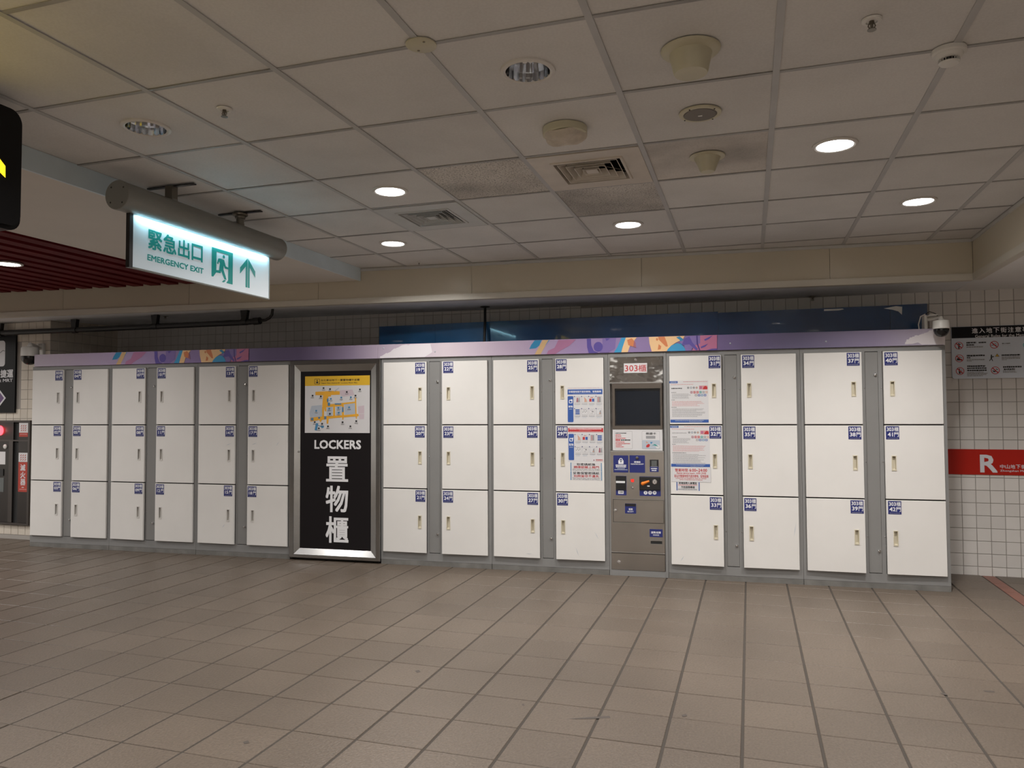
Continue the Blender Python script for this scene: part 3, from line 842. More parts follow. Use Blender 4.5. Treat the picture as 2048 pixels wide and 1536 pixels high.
EXITF = Fr(W(1.787, 0, 0), W(0, 1, 0), (0, 0, 1), W(1, 0, 0))
m = MB(); m.box(EXITF, -2.768, -1.602, 2.098, 2.40, -0.014, 0.0, 'exit_panel')
pn = m.build('sign_panel', t)
m = MB(); m.box(EXITF, -2.792, -2.769, 2.092, 2.40, -0.02, 0.004, 'black_plastic'); m.box(EXITF, -2.769, -1.600, 2.092, 2.0985, -0.018, 0.003, 'housing_grey'); m.box(EXITF, -1.602, -1.597, 2.092, 2.40, -0.016, 0.003, 'housing_grey'); m.build('panel_frame', t)
m = MB(); D = 0.0012; E = 'exit_green'
y0, y1 = (-2.6665, 2.2687)[0], (-2.2343, 2.2811)[0]
w4 = (y1 - y0) / 4
tops = (((-2.6674, 2.3228)[1], (-2.5811, 2.2312)[1]), ((-2.5553, 2.3139)[1], (-2.4595, 2.2286)[1]), ((-2.4393, 2.3125)[1], (-2.3549, 2.2243)[1]), ((-2.3361, 2.3173)[1], (-2.2342, 2.2214)[1]))
zt = [(-2.6674, 2.3228)[1], (-2.5105, 2.3240)[1], (-2.3994, 2.3197)[1], (-2.3360, 2.3162)[1]]; zl = [(-2.6243, 2.2162)[1], (-2.5053, 2.2183)[1], (-2.3978, 2.2170)[1], (-2.2849, 2.2189)[1]]
for i, ch in enumerate('緊急出口'):
    pad = (0.003, 0.004, 0.008, 0.008)[i]
    m.text(EXITF, ch, (y0 + w4 * i + pad, zl[i]), (y0 + w4 * (i + 1) - pad, zt[i]), D, E, 0.022)
m.text(EXITF, 'EMERGENCY EXIT', (y0, (-2.6645, 2.1527)[1]), (y1, (-2.6651, 2.1862)[1]), D, E, 0.026)
a0, a1 = (-2.1647, 2.2334)[0], (-1.9719, 2.2408)[0]; b0, b1 = (-2.1632, 2.1328)[1], (-2.1662, 2.3297)[1]
def R(u, v): return (a0 + (a1 - a0) * u, b0 + (b1 - b0) * v)
m.poly(EXITF, [R(0, 1), R(0, .10), R(.08, .10), R(.22, .26), R(.22, .36), R(.22, .90), R(.78, .90), R(.78, .36), R(.78, .0), R(1, 0), R(1, 1)], D, E)
m.poly(EXITF, [R(.78, .36), R(.78, 0), R(.70, .0), R(.70, .02), R(.78, .10)], D, E)
m.circ(EXITF, R(.56, .80), 0.0105, D + .0002, E)
m.poly(EXITF, [R(.40, .72), R(.58, .70), R(.66, .52), R(.80, .50), R(.80, .44), R(.62, .44), R(.56, .52), R(.55, .40), R(.66, .20), R(.70, .10), R(.60, .10), R(.44, .34), R(.42, .26), R(.18, .25), R(.14, .32), R(.34, .34), R(.38, .56), R(.34, .62), R(.30, .52), R(.24, .54), R(.30, .70)], D + .0001, E)
m.poly(EXITF, [R(.58, .08), R(.68, .08), R(.58, .0), R(.48, .0)], D, E)
u0, u1 = (-1.9025, 2.2536)[0], (-1.7493, 2.2511)[0]; um = (u0 + u1) / 2
for s_ in (-1, 1):
    h = (u1 - u0) / 2; g = 0.0022
    at, ab, w0, w1 = (-1.8280, 2.3262)[1], (-1.8255, 2.1367)[1], (-1.9025, 2.2536)[1], (-1.9019, 2.2134)[1]
    m.poly(EXITF, [(um + s_ * g, at), (um + s_ * h, w0), (um + s_ * h, w1), (um + s_ * 0.020, (-1.8459, 2.2699)[1]), (um + s_ * 0.020, ab), (um + s_ * g, ab)], D, E)
m.build('sign_print', pn)
for y, parts_ in ((-2.49, 0), (-1.895, 1)):
    m = MB()
    if parts_ == 0:
        m.box(Fr(W(1.78, y, 0), W(1, 0, 0), W(0, 1, 0), (0, 0, 1)), -0.024, 0.024, -0.022, 0.022, 2.505, H - 0.006, 'brass_dark')
        m.lathe(W(1.78, y, 2.500), (0, 0, 1), [(0.030, 0), (0.030, 0.03)], 'housing_grey', 20)
    else:
        m.lathe(W(1.78, y, 2.505), (0, 0, 1), [(0.026, 0), (0.026, 0.03), (0.024, 0.03), (0.024, 0.060), (0.031, 0.062), (0.033, 0.075), (0.046, 0.082), (0.048, 0.09), (0.040, 0.096)], 'brass_dark', 24)
    m.box(Fr(W(1.78, y, 0), W(1, 0, 0), W(0, 1, 0), (0, 0, 1)), -0.16, 0.16, -0.012, 0.012, H - 0.008, H - 0.002, 'black_plastic')
    m.build('hanger', t, smooth=True)
li = bpy.data.lights.new('exit_sign_lamp', 'AREA'); li.shape = 'RECTANGLE'; li.size = 1.12; li.size_y = 0.012; li.energy = 1.9; li.color = (0.42, 0.85, 1.0)
lo = bpy.data.objects.new('exit_sign_lamp', li); COL.objects.link(lo)
q = Matrix((W(0, 1, 0), (-W(-0.35, 0, -1)).cross(W(0, 1, 0)).normalized(), -W(-0.35, 0, -1).normalized())).transposed().to_4x4()
q.translation = W(1.803, -2.185, 2.373); lo.matrix_world = q

# ---- black lit sign at the left edge
t = thing('hanging_sign', 'black hanging sign box with yellow arrow at the left edge', 'sign', W(2.05, -4.3, H))
def rr4(y0, y1, z0, z1, r): return rounded((y0, z0), (y1, z1), r, 6)
m = MB(); m.slab(BLACKF, rr4(-5.0, -3.612, 2.065, 2.556, 0.05), -0.22, -0.02, 'sign_black'); m.slab(BLACKF, rr4(-4.985, -3.627, 2.08, 2.54, 0.045), -0.02, 0.0, 'sign_black'); m.build('sign_box', t)
m = MB()
m.poly(BLACKF, [(-4.95, 2.09), (-3.665, 2.09), (-3.665, 2.53), (-4.95, 2.53)], 0.0008, 'sign_black'); m.build('face', t)
m = MB(); za = (-3.7136, 2.3260); zb = (-3.6963, 2.3082); zc = (-3.6953, 2.2618); zd = (-3.7125, 2.2760)
m.poly(BLACKF, [zb, zc, (-3.90, zc[1] + 0.19 - 0.06), (-4.07, zc[1]), (-4.07, zb[1]), (-3.90, zb[1] + 0.19)], 0.002, 'sign_yellow_lit')
m.rect(BLACKF, (-4.93, 2.10), (-4.20, 2.52), 0.002, 'sign_yellow_lit'); m.build('arrow', t)
for y in (-3.9, -4.7):
    m = MB(); m.tube([W(1.95, y, 2.55), W(1.95, y, H)], 0.02, 'brass_dark', 12); m.build('hanger', t)


# ================================================================== ON THE WALL
# ---- pipe under the soffit
t = thing('black_pipe', 'black pipe hung under the soffit above the left lockers', 'pipe', W(-1, 0.1, 2.2))
m = MB(); m.tube([W(-4.5, .1, 2.205), W(-2.8, .1, 2.203), W(-1.8, .1, 2.196), W(-.75, .1, 2.192), W(.30, .1, 2.190), W(.44, .1, 2.197)], 0.027, 'pipe_black', 14)
m.tube([W(.40, .1, 2.195), W(.47, .1, 2.199)], 0.034, 'pipe_black', 14); m.build('pipe_run', t, smooth=True)
m = MB(); m.tube([W(.46, .1, 2.198), W(.53, .1, 2.203), W(.575, .1, 2.222), W(.600, .1, 2.25), W(.608, .1, 2.306)], 0.013, 'pipe_black', 10); m.build('bent_hose', t, smooth=True)
for x in (-2.82, -1.78, -0.75, 0.30):
    f = Fr(W(x, 0.1, 0), W(1, 0, 0), (0, 0, 1), W(0, -1, 0))
    m = MB(); m.slab(f, [(-.022, 2.19), (.022, 2.19), (.038, 2.305), (-.038, 2.305)], -0.02, 0.02, 'pipe_black'); m.tube([f.p(-.03, 2.196), f.p(.03, 2.196)], 0.033, 'pipe_black', 14); m.build('pipe_hanger', t)

t = thing('hanging_cable', 'black cable dropping from the soffit behind the lilac header', 'cable', (2.545, 0.55, 2.30))
m = MB(); m.lathe((2.545, 0.55, 2.318), (0, 0, -1), [(0.045, 0), (0.045, 0.008), (0.012, 0.012), (0.010, 0.05)], 'pipe_black', 16); m.build('ceiling_fitting', t)
m = MB(); m.tube([(2.545, .55, 2.29), (2.550, .53, 2.24), (2.568, .47, 2.17), (2.580, .42, 2.10), (2.582, .40, 2.0), (2.582, .40, 1.808)], 0.0125, 'pipe_black', 10); m.build('cable', t, smooth=True)

# ---- blue boards standing on the lockers, behind the header
BF = Fr(W(0, WY, 0), W(1, 0, 0), (0, 0, 1), W(0, -1, 0))
BB = Fr(W(0, 0.65, 0), W(1, 0, 0), (0, 0, 1), W(0, -1, 0))
t = thing('blue_board', 'long glossy blue vinyl board standing on the lockers behind the lilac header', 'board', W(3.7, 0.65, 1.807))
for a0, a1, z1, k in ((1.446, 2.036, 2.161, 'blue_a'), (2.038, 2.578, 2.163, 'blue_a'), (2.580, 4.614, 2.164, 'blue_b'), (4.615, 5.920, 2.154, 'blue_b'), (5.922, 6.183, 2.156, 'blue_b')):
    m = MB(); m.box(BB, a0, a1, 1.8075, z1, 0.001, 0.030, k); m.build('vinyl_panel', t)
m = MB(); m.poly(BB, [(5.4400, 2.1313), (5.4402, 2.1455), (5.5781, 2.1447), (5.5888, 2.1387), (5.5489, 2.1311)], 0.0315, 'tape_white'); m.poly(BB, [(5.8759, 2.1317), (5.9632, 2.1461), (6.0080, 2.1386), (6.0046, 2.0765), (5.9796, 2.1037), (5.9383, 2.1187)], 0.033, 'tape_white'); m.build('torn_backing', t)

# ---- rules sign and red band on the right wall
t = thing('rules_sign', 'grey rules sign with black heading and round prohibition symbols on the right wall', 'sign', W(7.0, WY, 1.6))
m = MB(); m.rrect(BF, (6.436, 1.582), (7.62, 2.006), 0.02, 0.018, 'rules_grey', d0=0.001); m.build('board', t)
m = MB(); m.rect(BF, (6.438, (6.4352, 1.9120)[1]), (7.618, 2.004), 0.0188, 'rules_black')
hx0 = (6.5838, 1.9713)[0]; pit = (6.6343, 1.9694)[0] - (6.5838, 1.9713)[0]; z0, z1 = (6.7521, 1.9479)[1], (6.7531, 1.9896)[1]
for i, ch in enumerate('進入地下街注意事項'):
    m.text(BF, ch, (hx0 + pit * i, z0), (hx0 + pit * (i + 0.84), z1), 0.0196, 'print_white', 0.012)
ex = (6.6054, 1.9292)[0]; ew = ((6.9464, 1.9172)[0] - ex) / 0.80
m.text(BF, 'General Rules for the Metro Mall', (ex, (6.7513, 1.9145)[1] - 0.002), (ex + ew, (6.7518, 1.9356)[1]), 0.0196, 'print_white', 0.006); m.build('heading', t)


def ban(c, r):
    m.circ(BF, c, r, 0.0186, 'print_pink', 28); m.circ(BF, c, r * 0.86, 0.0190, 'rules_grey', 28)
def slash(c, r):
    m.ring(BF, c, r * 0.84, r, 0.0196, 'print_red', 28)
    a = r * 0.64; w = r * 0.09
    m.poly(BF, [(c[0] - a - w, c[1] + a - w), (c[0] - a + w, c[1] + a + w), (c[0] + a + w, c[1] - a + w), (c[0] + a - w, c[1] - a - w)], 0.0202, 'print_red')
K = 'print_black'; r = 0.0305
c1, c2, c3, c4, c6 = (6.4881, 1.8514), (6.4899, 1.7474), (6.4920, 1.6442), (6.7393, 1.8511), (6.7416, 1.6448)
m = MB(); ban(c1, r); m.circ(BF, (c1[0], c1[1] + .015), .0055, .0194, K); m.poly(BF, [(c1[0] - .006, c1[1] + .008), (c1[0] + .006, c1[1] + .008), (c1[0] + .004, c1[1] - .026), (c1[0] - .004, c1[1] - .026)], .0194, K); m.poly(BF, [(c1[0] + .004, c1[1] + .004), (c1[0] + .017, c1[1] + .012), (c1[0] + .015, c1[1] + .016), (c1[0] + .002, c1[1] + .009)], .0194, K); slash(c1, r); m.build('prohibition_symbol', t)
m = MB(); ban(c2, r); m.poly(BF, [(c2[0] - .018, c2[1] - .016), (c2[0] + .02, c2[1] - .016), (c2[0] + .018, c2[1] - .004), (c2[0] + .002, c2[1] - .006), (c2[0] - .010, c2[1] + .004), (c2[0] - .019, c2[1] - .002)], .0194, K); m.poly(BF, [(c2[0] - .004, c2[1] + .012), (c2[0] + .019, c2[1] + .003), (c2[0] + .020, c2[1] + .007), (c2[0] - .003, c2[1] + .016)], .0194, K); slash(c2, r); m.build('prohibition_symbol', t)
m = MB(); ban(c3, r); m.circ(BF, (c3[0] - .004, c3[1] + .015), .0045, .0194, K); m.poly(BF, [(c3[0] - .010, c3[1] + .009), (c3[0] + .003, c3[1] + .009), (c3[0] + .003, c3[1] - .022), (c3[0] - .009, c3[1] - .022)], .0194, K); m.poly(BF, [(c3[0] + .008, c3[1] - .02), (c3[0] + .011, c3[1] - .02), (c3[0] + .014, c3[1] + .016), (c3[0] + .012, c3[1] + .016)], .0194, K); slash(c3, r); m.build('prohibition_symbol', t)
m = MB(); ban(c4, r); m.rect(BF, (c4[0] - .022, c4[1] - .0045), (c4[0] + .013, c4[1] - .0005), .0194, K); m.rect(BF, (c4[0] + .015, c4[1] - .0045), (c4[0] + .02, c4[1] - .0005), .0194, K); m.poly(BF, [(c4[0] + .002, c4[1] + .014), (c4[0] + .010, c4[1] + .009), (c4[0] + .016, c4[1] + .014), (c4[0] + .017, c4[1] + .011), (c4[0] + .010, c4[1] + .006), (c4[0] + .001, c4[1] + .011)], .0194, K); slash(c4, r); m.build('prohibition_symbol', t)
m = MB(); ban(c6, r); m.poly(BF, [(c6[0] - .020, c6[1] + .004), (c6[0] - .016, c6[1] - .012), (c6[0] - .002, c6[1] - .014), (c6[0] + .006, c6[1] - .004), (c6[0] - .002, c6[1] - .002), (c6[0] - .010, c6[1] - .004)], .0194, K); m.poly(BF, [(c6[0] + .004, c6[1] + .016), (c6[0] + .020, c6[1] + .006), (c6[0] + .016, c6[1] + .002), (c6[0] + .006, c6[1] + .008)], .0194, K); slash(c6, r); m.build('prohibition_symbol', t)
c5 = (6.7174, 1.7442)
m = MB(); m.circ(BF, (c5[0], c5[1] + .022), .0055, .0194, K); m.poly(BF, [(c5[0] - .006, c5[1] + .016), (c5[0] + .005, c5[1] + .016), (c5[0] + .014, c5[1] + .012), (c5[0] + .015, c5[1] + .018), (c5[0] + .018, c5[1] + .018), (c5[0] + .017, c5[1] + .008), (c5[0] + .004, c5[1] + .006), (c5[0] + .003, c5[1] - .004), (c5[0] + .010, c5[1] - .024), (c5[0] + .005, c5[1] - .024), (c5[0] - .002, c5[1] - .008), (c5[0] - .013, c5[1] - .024), (c5[0] - .017, c5[1] - .021), (c5[0] - .006, c5[1] - .004)], .0194, K); m.build('walking_symbol', t)
tw = (6.7579, 1.7653)
m = MB(); m.poly(BF, [(tw[0] - .016, tw[1] - .010), (tw[0] + .016, tw[1] - .010), (tw[0], tw[1] + .014)], .0192, K); m.poly(BF, [(tw[0] - .012, tw[1] - .008), (tw[0] + .012, tw[1] - .008), (tw[0], tw[1] + .010)], .0196, 'print_yellow'); m.rect(BF, (tw[0] - .001, tw[1] - .003), (tw[0] + .001, tw[1] + .005), .020, K); m.build('warning_triangle', t)
CAP = (((6.5424, 1.8797), (6.6129, 1.8664), K), ((6.6297, 1.8782), (6.6847, 1.8665), K), ((6.5419, 1.8607), (6.5974, 1.8487), K), ((6.5415, 1.8425), (6.6600, 1.8330), 'print_grey'), ((6.5429, 1.7746), (6.6717, 1.7608), K), ((6.5425, 1.7556), (6.5694, 1.7453), K), ((6.5421, 1.7384), (6.6694, 1.7300), 'print_grey'), ((6.5418, 1.7274), (6.5793, 1.7213), 'print_grey'),
                ((6.5439, 1.6885), (6.6726, 1.6753), K), ((6.5435, 1.6713), (6.6826, 1.6590), K), ((6.5431, 1.6541), (6.6822, 1.6409), K), ((6.5426, 1.6359), (6.6595, 1.6287), 'print_grey'), ((6.5424, 1.6266), (6.6876, 1.6186), 'print_grey'), ((6.5422, 1.6170), (6.6799, 1.6095), 'print_grey'), ((6.5419, 1.6070), (6.6543, 1.6001), 'print_grey'),
                ((6.7891, 1.7722), (6.9176, 1.7585), K), ((6.7886, 1.7532), (6.9173, 1.7450), 'print_grey'), ((6.7884, 1.7423), (6.9170, 1.7342), 'print_grey'), ((6.7881, 1.7304), (6.8247, 1.7251), 'print_grey'), ((6.7962, 1.6776), (6.9254, 1.6638), K), ((6.8010, 1.6578), (6.8783, 1.6459), K), ((6.7953, 1.6419), (6.8795, 1.6351), 'print_grey'), ((6.7950, 1.6318), (6.8909, 1.6247), 'print_grey'))
for g in ((0, 4), (4, 8), (8, 15), (15, 19), (19, 23)):
    m = MB()
    for p, q, k in CAP[g[0]:g[1]]: m.bars(BF, p, q, 0.0192, k, 0.014, 0.12)
    m.build('caption', t)
m = MB()
m.text(BF, '禁止吸菸', (6.7935, 1.8545), (6.8508, 1.8635), .0192, K, .02); m.text(BF, 'No smoking', (6.7932, 1.8408), (6.8512, 1.8452), .0192, 'print_grey')
g0 = (6.9489, 1.8428); g1 = (6.9532, 1.7313)
m.build('caption', t); m = MB(); m.ring(BF, (g0[0] + .012, g0[1]), .018, .022, .0192, 'exit_green'); m.build('green_symbol', t); m = MB(); m.ring(BF, (g1[0] + .014, g1[1]), .018, .021, .0192, 'print_blue')
m.build('blue_symbol', t)

t = thing('wayfinding_band', 'red wayfinding band with white R on the tiled wall right of the lockers', 'sign', W(7.2, WY, 0.8))
m = MB(); m.box(BF, 6.20, 8.4, 0.806, 1.010, 0.001, 0.006, 'band_red'); m.build('band', t)
m = MB(); m.text(BF, 'R', (6.6189, 0.8246), (6.7420, 0.9672), .0066, 'band_white', .022)
tx0 = (6.7587, 0.8741)[0]; tp = (6.7953, 0.8747)[0] - tx0
for i, ch in enumerate('中山地下街'): m.text(BF, ch, (tx0 + tp * i, (6.8205, 0.8581)[1]), (tx0 + tp * (i + .86), (6.8213, 0.8907)[1]), .0066, 'band_white', .010)
m.text(BF, 'Zhongshan Metro Mall', (tx0, (6.8197, 0.8287)[1]), (tx0 + ((6.9140, 0.8460)[0] - tx0) * 1.72, (6.8203, 0.8488)[1]), .0066, 'band_white', .006); m.build('lettering', t)

# ---- airport line sign and fire cabinet on the pillar
PF = PILLF
t = thing('airport_line_sign', 'black sign board with white train logo and purple diamond at the far left', 'sign', W(-2.95, PY, 1.35))
m = MB(); m.box(PF, -3.30, -2.640, 1.343, 2.178, 0.001, 0.02, 'sign_black'); m.build('board', t)
m = MB()
lz0, lz1 = (-2.8313, 1.8444)[1], (-2.8390, 2.1227)[1]; lx1 = (-2.7886, 1.9858)[0]; lw = (lz1 - lz0)
m.rrect(PF, (lx1 - lw, lz0), (lx1, lz1), .035, .0206, 'band_white'); zz = (lz0 + lz1) / 2 + .02
m.poly(PF, [(lx1 - .004, zz + .010), (lx1 - .03, zz + .020), (lx1 - .08, zz - .01), (lx1 - lw, zz + .0), (lx1 - lw, zz - .012), (lx1 - .08, zz - .022), (lx1 - .03, zz + .008), (lx1 - .004, zz)], .0212, 'print_grey')
ch1 = (-2.6677, 1.7620)[0]; cw = ((-2.6677, 1.7620)[0] - (-2.7615, 1.7638)[0])
for i, ch in enumerate('機場捷運'): m.text(PF, ch, (ch1 - cw * (4 - i) + .004, (-2.7575, 1.7216)[1]), (ch1 - cw * (3 - i), (-2.7599, 1.8080)[1]), .0206, 'band_white', .03)
ax1 = (-2.6727, 1.6886)[0]; axl = (-2.7876, 1.6906)[0]; aw = (ax1 - axl) / 0.295
m.text(PF, 'Airport MRT', (ax1 - aw, (-2.7700, 1.6640)[1]), (ax1, (-2.7712, 1.7093)[1]), .0206, 'band_white', .015)
dc = (-2.9096, 1.5024); dr = (-2.7656, 1.5010)[0] - dc[0]
m.poly(PF, [(dc[0] + dr, dc[1]), (dc[0], dc[1] + dr), (dc[0] - dr, dc[1]), (dc[0], dc[1] - dr)], .0206, 'band_white'); dr *= .82
m.poly(PF, [(dc[0] + dr, dc[1]), (dc[0], dc[1] + dr), (dc[0] - dr, dc[1]), (dc[0], dc[1] - dr)], .0212, 'sign_purple'); m.build('sign_print', t)

t = thing('fire_cabinet', 'dark metal fire extinguisher cabinet with red lamp at the far left', 'fire cabinet', W(-2.95, PY, 0.15))
m = MB(); m.box(PF, -3.50, -2.405, 0.155, 0.175, .001, .03, 'fire_frame'); m.box(PF, -3.50, -2.405, 1.243, 1.262, .001, .03, 'fire_frame'); m.box(PF, -2.430, -2.405, 0.175, 1.243, .001, .03, 'fire_frame'); m.box(PF, -3.5, -2.43, .175, 1.243, .0, .004, 'gap_dark'); m.build('frame', t)
zs = (-2.6278, 1.0476)[1]
m = MB(); m.box(PF, -3.49, -2.645, zs + .006, 1.243, .004, .022, 'fire_dark'); up = m.build('alarm_panel', t)
m = MB(); m.box(PF, -3.49, -2.645, .178, zs - .008, .004, .022, 'fire_dark'); m.box(PF, -2.700, -2.645, .178, zs - .008, .022, .026, 'fire_frame'); lowp = m.build('hose_door', t)
m = MB(); m.box(PF, -2.572, -2.432, .178, zs - .004, .004, .020, 'fire_dark'); rp = m.build('extinguisher_door', t)
m = MB(); m.box(PF, -2.572, -2.432, zs + .004, 1.243, .004, .020, 'fire_dark'); ru = m.build('upper_door', t)
m = MB(); m.box(PF, -3.49, -2.43, zs - .008, zs + .006, .004, .026, 'fire_frame'); m.build('crossbar', t)
lc = (-2.8376, 1.1531)
m = MB(); m.lathe(PF.p(*lc, .022), PF.n, [(.052, 0), (.050, .012), (.036, .034), (.014, .046), (0, .048)], 'lamp_red', 24); o = m.build('red_lamp', up, smooth=True)
m = MB(); m.lathe(PF.p(*lc, .066), PF.n, [(.022, 0), (.018, .006), (0, .009)], 'lamp_core', 20); m.build('lamp_bulb', up, smooth=True)
m = MB(); m.lathe(PF.p(*(-2.7514, 0.9819), .022), PF.n, [(.024, 0), (.024, .010), (.018, .014), (0, .015)], 'plastic_white', 20, ks=None); m.build('push_button', lowp, smooth=True)
m = MB(); m.rect(PF, (-2.9615, 0.9272), (-2.7518, 0.7909), .0228, 'paper'); m.build('notice_sheet', lowp)
m = MB(); m.box(PF, (-2.9136, 0.7410)[0], (-2.7701, 0.7437)[0], (-2.8270, 0.6694)[1], (-2.8290, 0.7426)[1], .022, .030, 'black_plastic'); m.build('handle_recess', lowp)
m = MB(); m.box(PF, (-2.9107, 0.6362)[0], (-2.7672, 0.6395)[0], (-2.8222, 0.4974)[1], (-2.8264, 0.6486)[1], .022, .024, 'glass_dark'); m.build('glass_pane', lowp)


def hatch(m, p, q, d, nx=3, ny=3):
    a0, a1 = sorted((p[0], q[0])); b0, b1 = sorted((p[1], q[1])); w, h = (a1 - a0) / nx, (b1 - b0) / ny
    for i in range(nx):
        for j in range(ny):
            x, z = a0 + w * i, b0 + h * j
            m.poly(PF, [(x + w * .1, z + h * .15), (x + w * .45, z + h * .15), (x + w * .9, z + h * .85), (x + w * .55, z + h * .85)], d, 'fire_red')
m = MB(); m.rect(PF, (-2.5676, 1.2350), (-2.4371, 1.1317), .0204, 'paper'); hatch(m, (-2.5465, 1.2164), (-2.4621, 1.1440), .0210); m.rect(PF, (-2.5649, 1.1311), (-2.4429, 1.0882), .0204, 'fire_red'); m.bars(PF, (-2.5536, 1.1187), (-2.4530, 1.1109), .0210, 'print_pink', .01); m.build('sticker', ru)
m = MB(); m.rect(PF, (-2.5662, 0.9184), (-2.4388, 0.8220), .0204, 'paper'); hatch(m, (-2.5479, 0.9031), (-2.4568, 0.8320), .0210); m.rect(PF, (-2.5664, 0.8199), (-2.4307, 0.5052), .0204, 'fire_red')
for ch, p, q in (('滅', (-2.5392, 0.7273), (-2.4669, 0.7957)), ('火', (-2.5371, 0.6488), (-2.4648, 0.7174)), ('器', (-2.5352, 0.5745), (-2.4629, 0.6433))): m.text(PF, ch, p, q, .0210, 'band_white', .02)
m.bars(PF, (-2.5479, 0.5360), (-2.4463, 0.5284), .0210, 'print_pink', .01); m.rect(PF, (-2.5155, 0.5564), (-2.4838, 0.5490), .0210, 'band_white'); m.build('sticker', rp)

# ---- dome cameras
def dome(c, r, arm, label, name='dome_camera'):
    t = thing(name, label, 'security camera', c, 'white dome security cameras')
    c = Vector(c); U = (0, 0, 1)
    m = MB(); m.lathe(c, U, [(r * .97, 0), (r * 1.02, r * .05), (r * .97, r * 1.02), (r * .90, r * 1.12), (r * .5, r * 1.20), (r * .34, r * 1.22), (r * .32, r * 1.42), (0, r * 1.42)], 'plastic_white', 32, caps=False); m.build('housing', t, smooth=True)
    m = MB(); m.lathe(c, U, [(r * .93, .001), (r * .93, -r * .28), (r * .82, -r * .62), (r * .58, -r * .90), (r * .28, -r * 1.04), (0, -r * 1.08)], 'dome_black', 32, caps=False); m.build('dome', t, smooth=True)
    m = MB(); m.tube([c + Vector((0, 0, r * 1.3)), c + Vector((0, 0, r * 1.5))] + [Vector(p) for p in arm], [r * .26] * 2 + [r * .24] * len(arm), 'plastic_white', 12); m.build('arm', t, smooth=True)
    return t
cl = W(-2.143, -0.10, 1.918)
t = dome(cl, 0.082, [W(-2.20, 0.0, 2.035), W(-2.285, 0.12, 2.022)], 'white security dome camera on the left pillar above the first locker')
m = MB(); m.box(PILLF, -2.335, -2.245, 1.945, 2.075, .001, .030, 'plastic_white', .006); m.box(PILLF, -2.325, -2.255, 2.050, 2.064, .030, .075, 'plastic_white'); m.build('wall_bracket', t)
cr = Vector((6.196, -0.105, 1.918))
t = dome(cr, 0.0545, [(6.190, -0.085, 2.003), (6.155, 0.0, 2.003), (6.130, 0.04, 2.003)], 'white security dome camera at the right end above the last locker')
f = Fr((6.128, 0, 0), (0, -1, 0), (0, 0, 1), (1, 0, 0))
m = MB(); m.box(f, -0.075, -0.005, 1.9325, 2.035, -.012, .010, 'plastic_white', .004); m.box(f, -0.055, 0.10, 2.020, 2.028, .0, .05, 'plastic_white'); m.build('wall_bracket', t)
m = MB(); m.tube([(6.09, .05, 1.934), (6.085, .045, 1.97), (6.10, .04, 2.03), (6.13, .03, 2.045)], .004, 'plastic_white', 8); m.tube([(6.13, .03, 2.045), (6.15, 0, 2.06), (6.18, -.03, 2.04), (6.19, -.05, 2.02)], .003, 'gap_dark', 6); m.build('cable', t)

# ================================================================== LOCKERS
ROWS = [(1.225, 1.770), (0.670, 1.215), (0.113, 0.660)]
UNITS = [  # x0, x1, left door, lock panel, right door, first number, label, how far doors stand open (degrees, six doors)
    (-2.083, -1.127, (-2.066, -1.684), (-1.672, -1.569), (-1.564, -1.153), 1, 'grey locker cabinet with white doors 01 to 06, furthest left', (.2, .2, .0, 0, .3, .7)),
    (-1.125, -0.144, (-1.098, -0.715), (-0.701, -0.595), (-0.586, -0.173), 7, 'grey locker cabinet with white doors 07 to 12, second from the left', (.3, .3, .9, 0, 0, .5)),
    (-0.142, 0.850, (-0.114, 0.277), (0.304, 0.400), (0.414, 0.828), 13, 'grey locker cabinet with white doors 13 to 18, left of the black signboard', (0, .2, .7, 0, 0, .3)),
    (1.747, 2.761, (1.774, 2.179), (2.200, 2.298), (2.321, 2.729), 19, 'grey locker cabinet with white doors 19 to 24, right of the black signboard', (.2, .2, 1.0, 0, 0, .9)),
    (2.763, 3.756, (2.783, 3.181), (3.204, 3.293), (3.320, 3.722), 25, 'grey locker cabinet with white doors 25 to 30 and two pictogram notices', (0, 0, .4, .2, .2, 1.1)),
    (4.228, 5.237, (4.251, 4.654), (4.680, 4.770), (4.801, 5.208), 31, 'grey locker cabinet with white doors 31 to 36, right of the payment kiosk', (.2, 0, 1.3, .2, .6, .9)),
    (5.239, 6.248, (5.265, 5.674), (5.700, 5.788), (5.821, 6.221), 37, 'grey locker cabinet with white doors 37 to 42, furthest right', (.2, .6, 1.2, .9, .4, 1.0))]
D0, D1 = 0.0, 0.019              # back and face of a door, proud of the frame


def door_mesh(w, h, hx, hz, hw, hh):     # local: hinge edge at a=0, bottom b=0; handle opening cut out
    mb = MB(); f = Fr((0, 0, 0), (1, 0, 0), (0, 0, 1), (0, -1, 0)); c = 0.002; P = f.p
    xs = [c, hx, hx + hw, w - c]; zs = [c, hz, hz + hh, h - c]
    vs = [P(x, z, D1) for z in zs for x in xs]
    fs = [(j * 4 + i, j * 4 + i + 1, j * 4 + i + 5, j * 4 + i + 4) for j in range(3) for i in range(3) if not (i == 1 and j == 1)]
    vs += [P(0, 0, D1 - c), P(w, 0, D1 - c), P(w, h, D1 - c), P(0, h, D1 - c), P(0, 0, D0), P(w, 0, D0), P(w, h, D0), P(0, h, D0)]
    e = [[0, 1, 2, 3], [3, 7, 11, 15], [15, 14, 13, 12], [12, 8, 4, 0]]
    for i in range(4):
        fs.append(tuple(e[i][::-1]) + (16 + i, 16 + (i + 1) % 4)); fs.append((16 + i, 20 + i, 20 + (i + 1) % 4, 16 + (i + 1) % 4))
    fs.append((23, 22, 21, 20))
    mb.add(vs, fs, 'door_white'); return mb


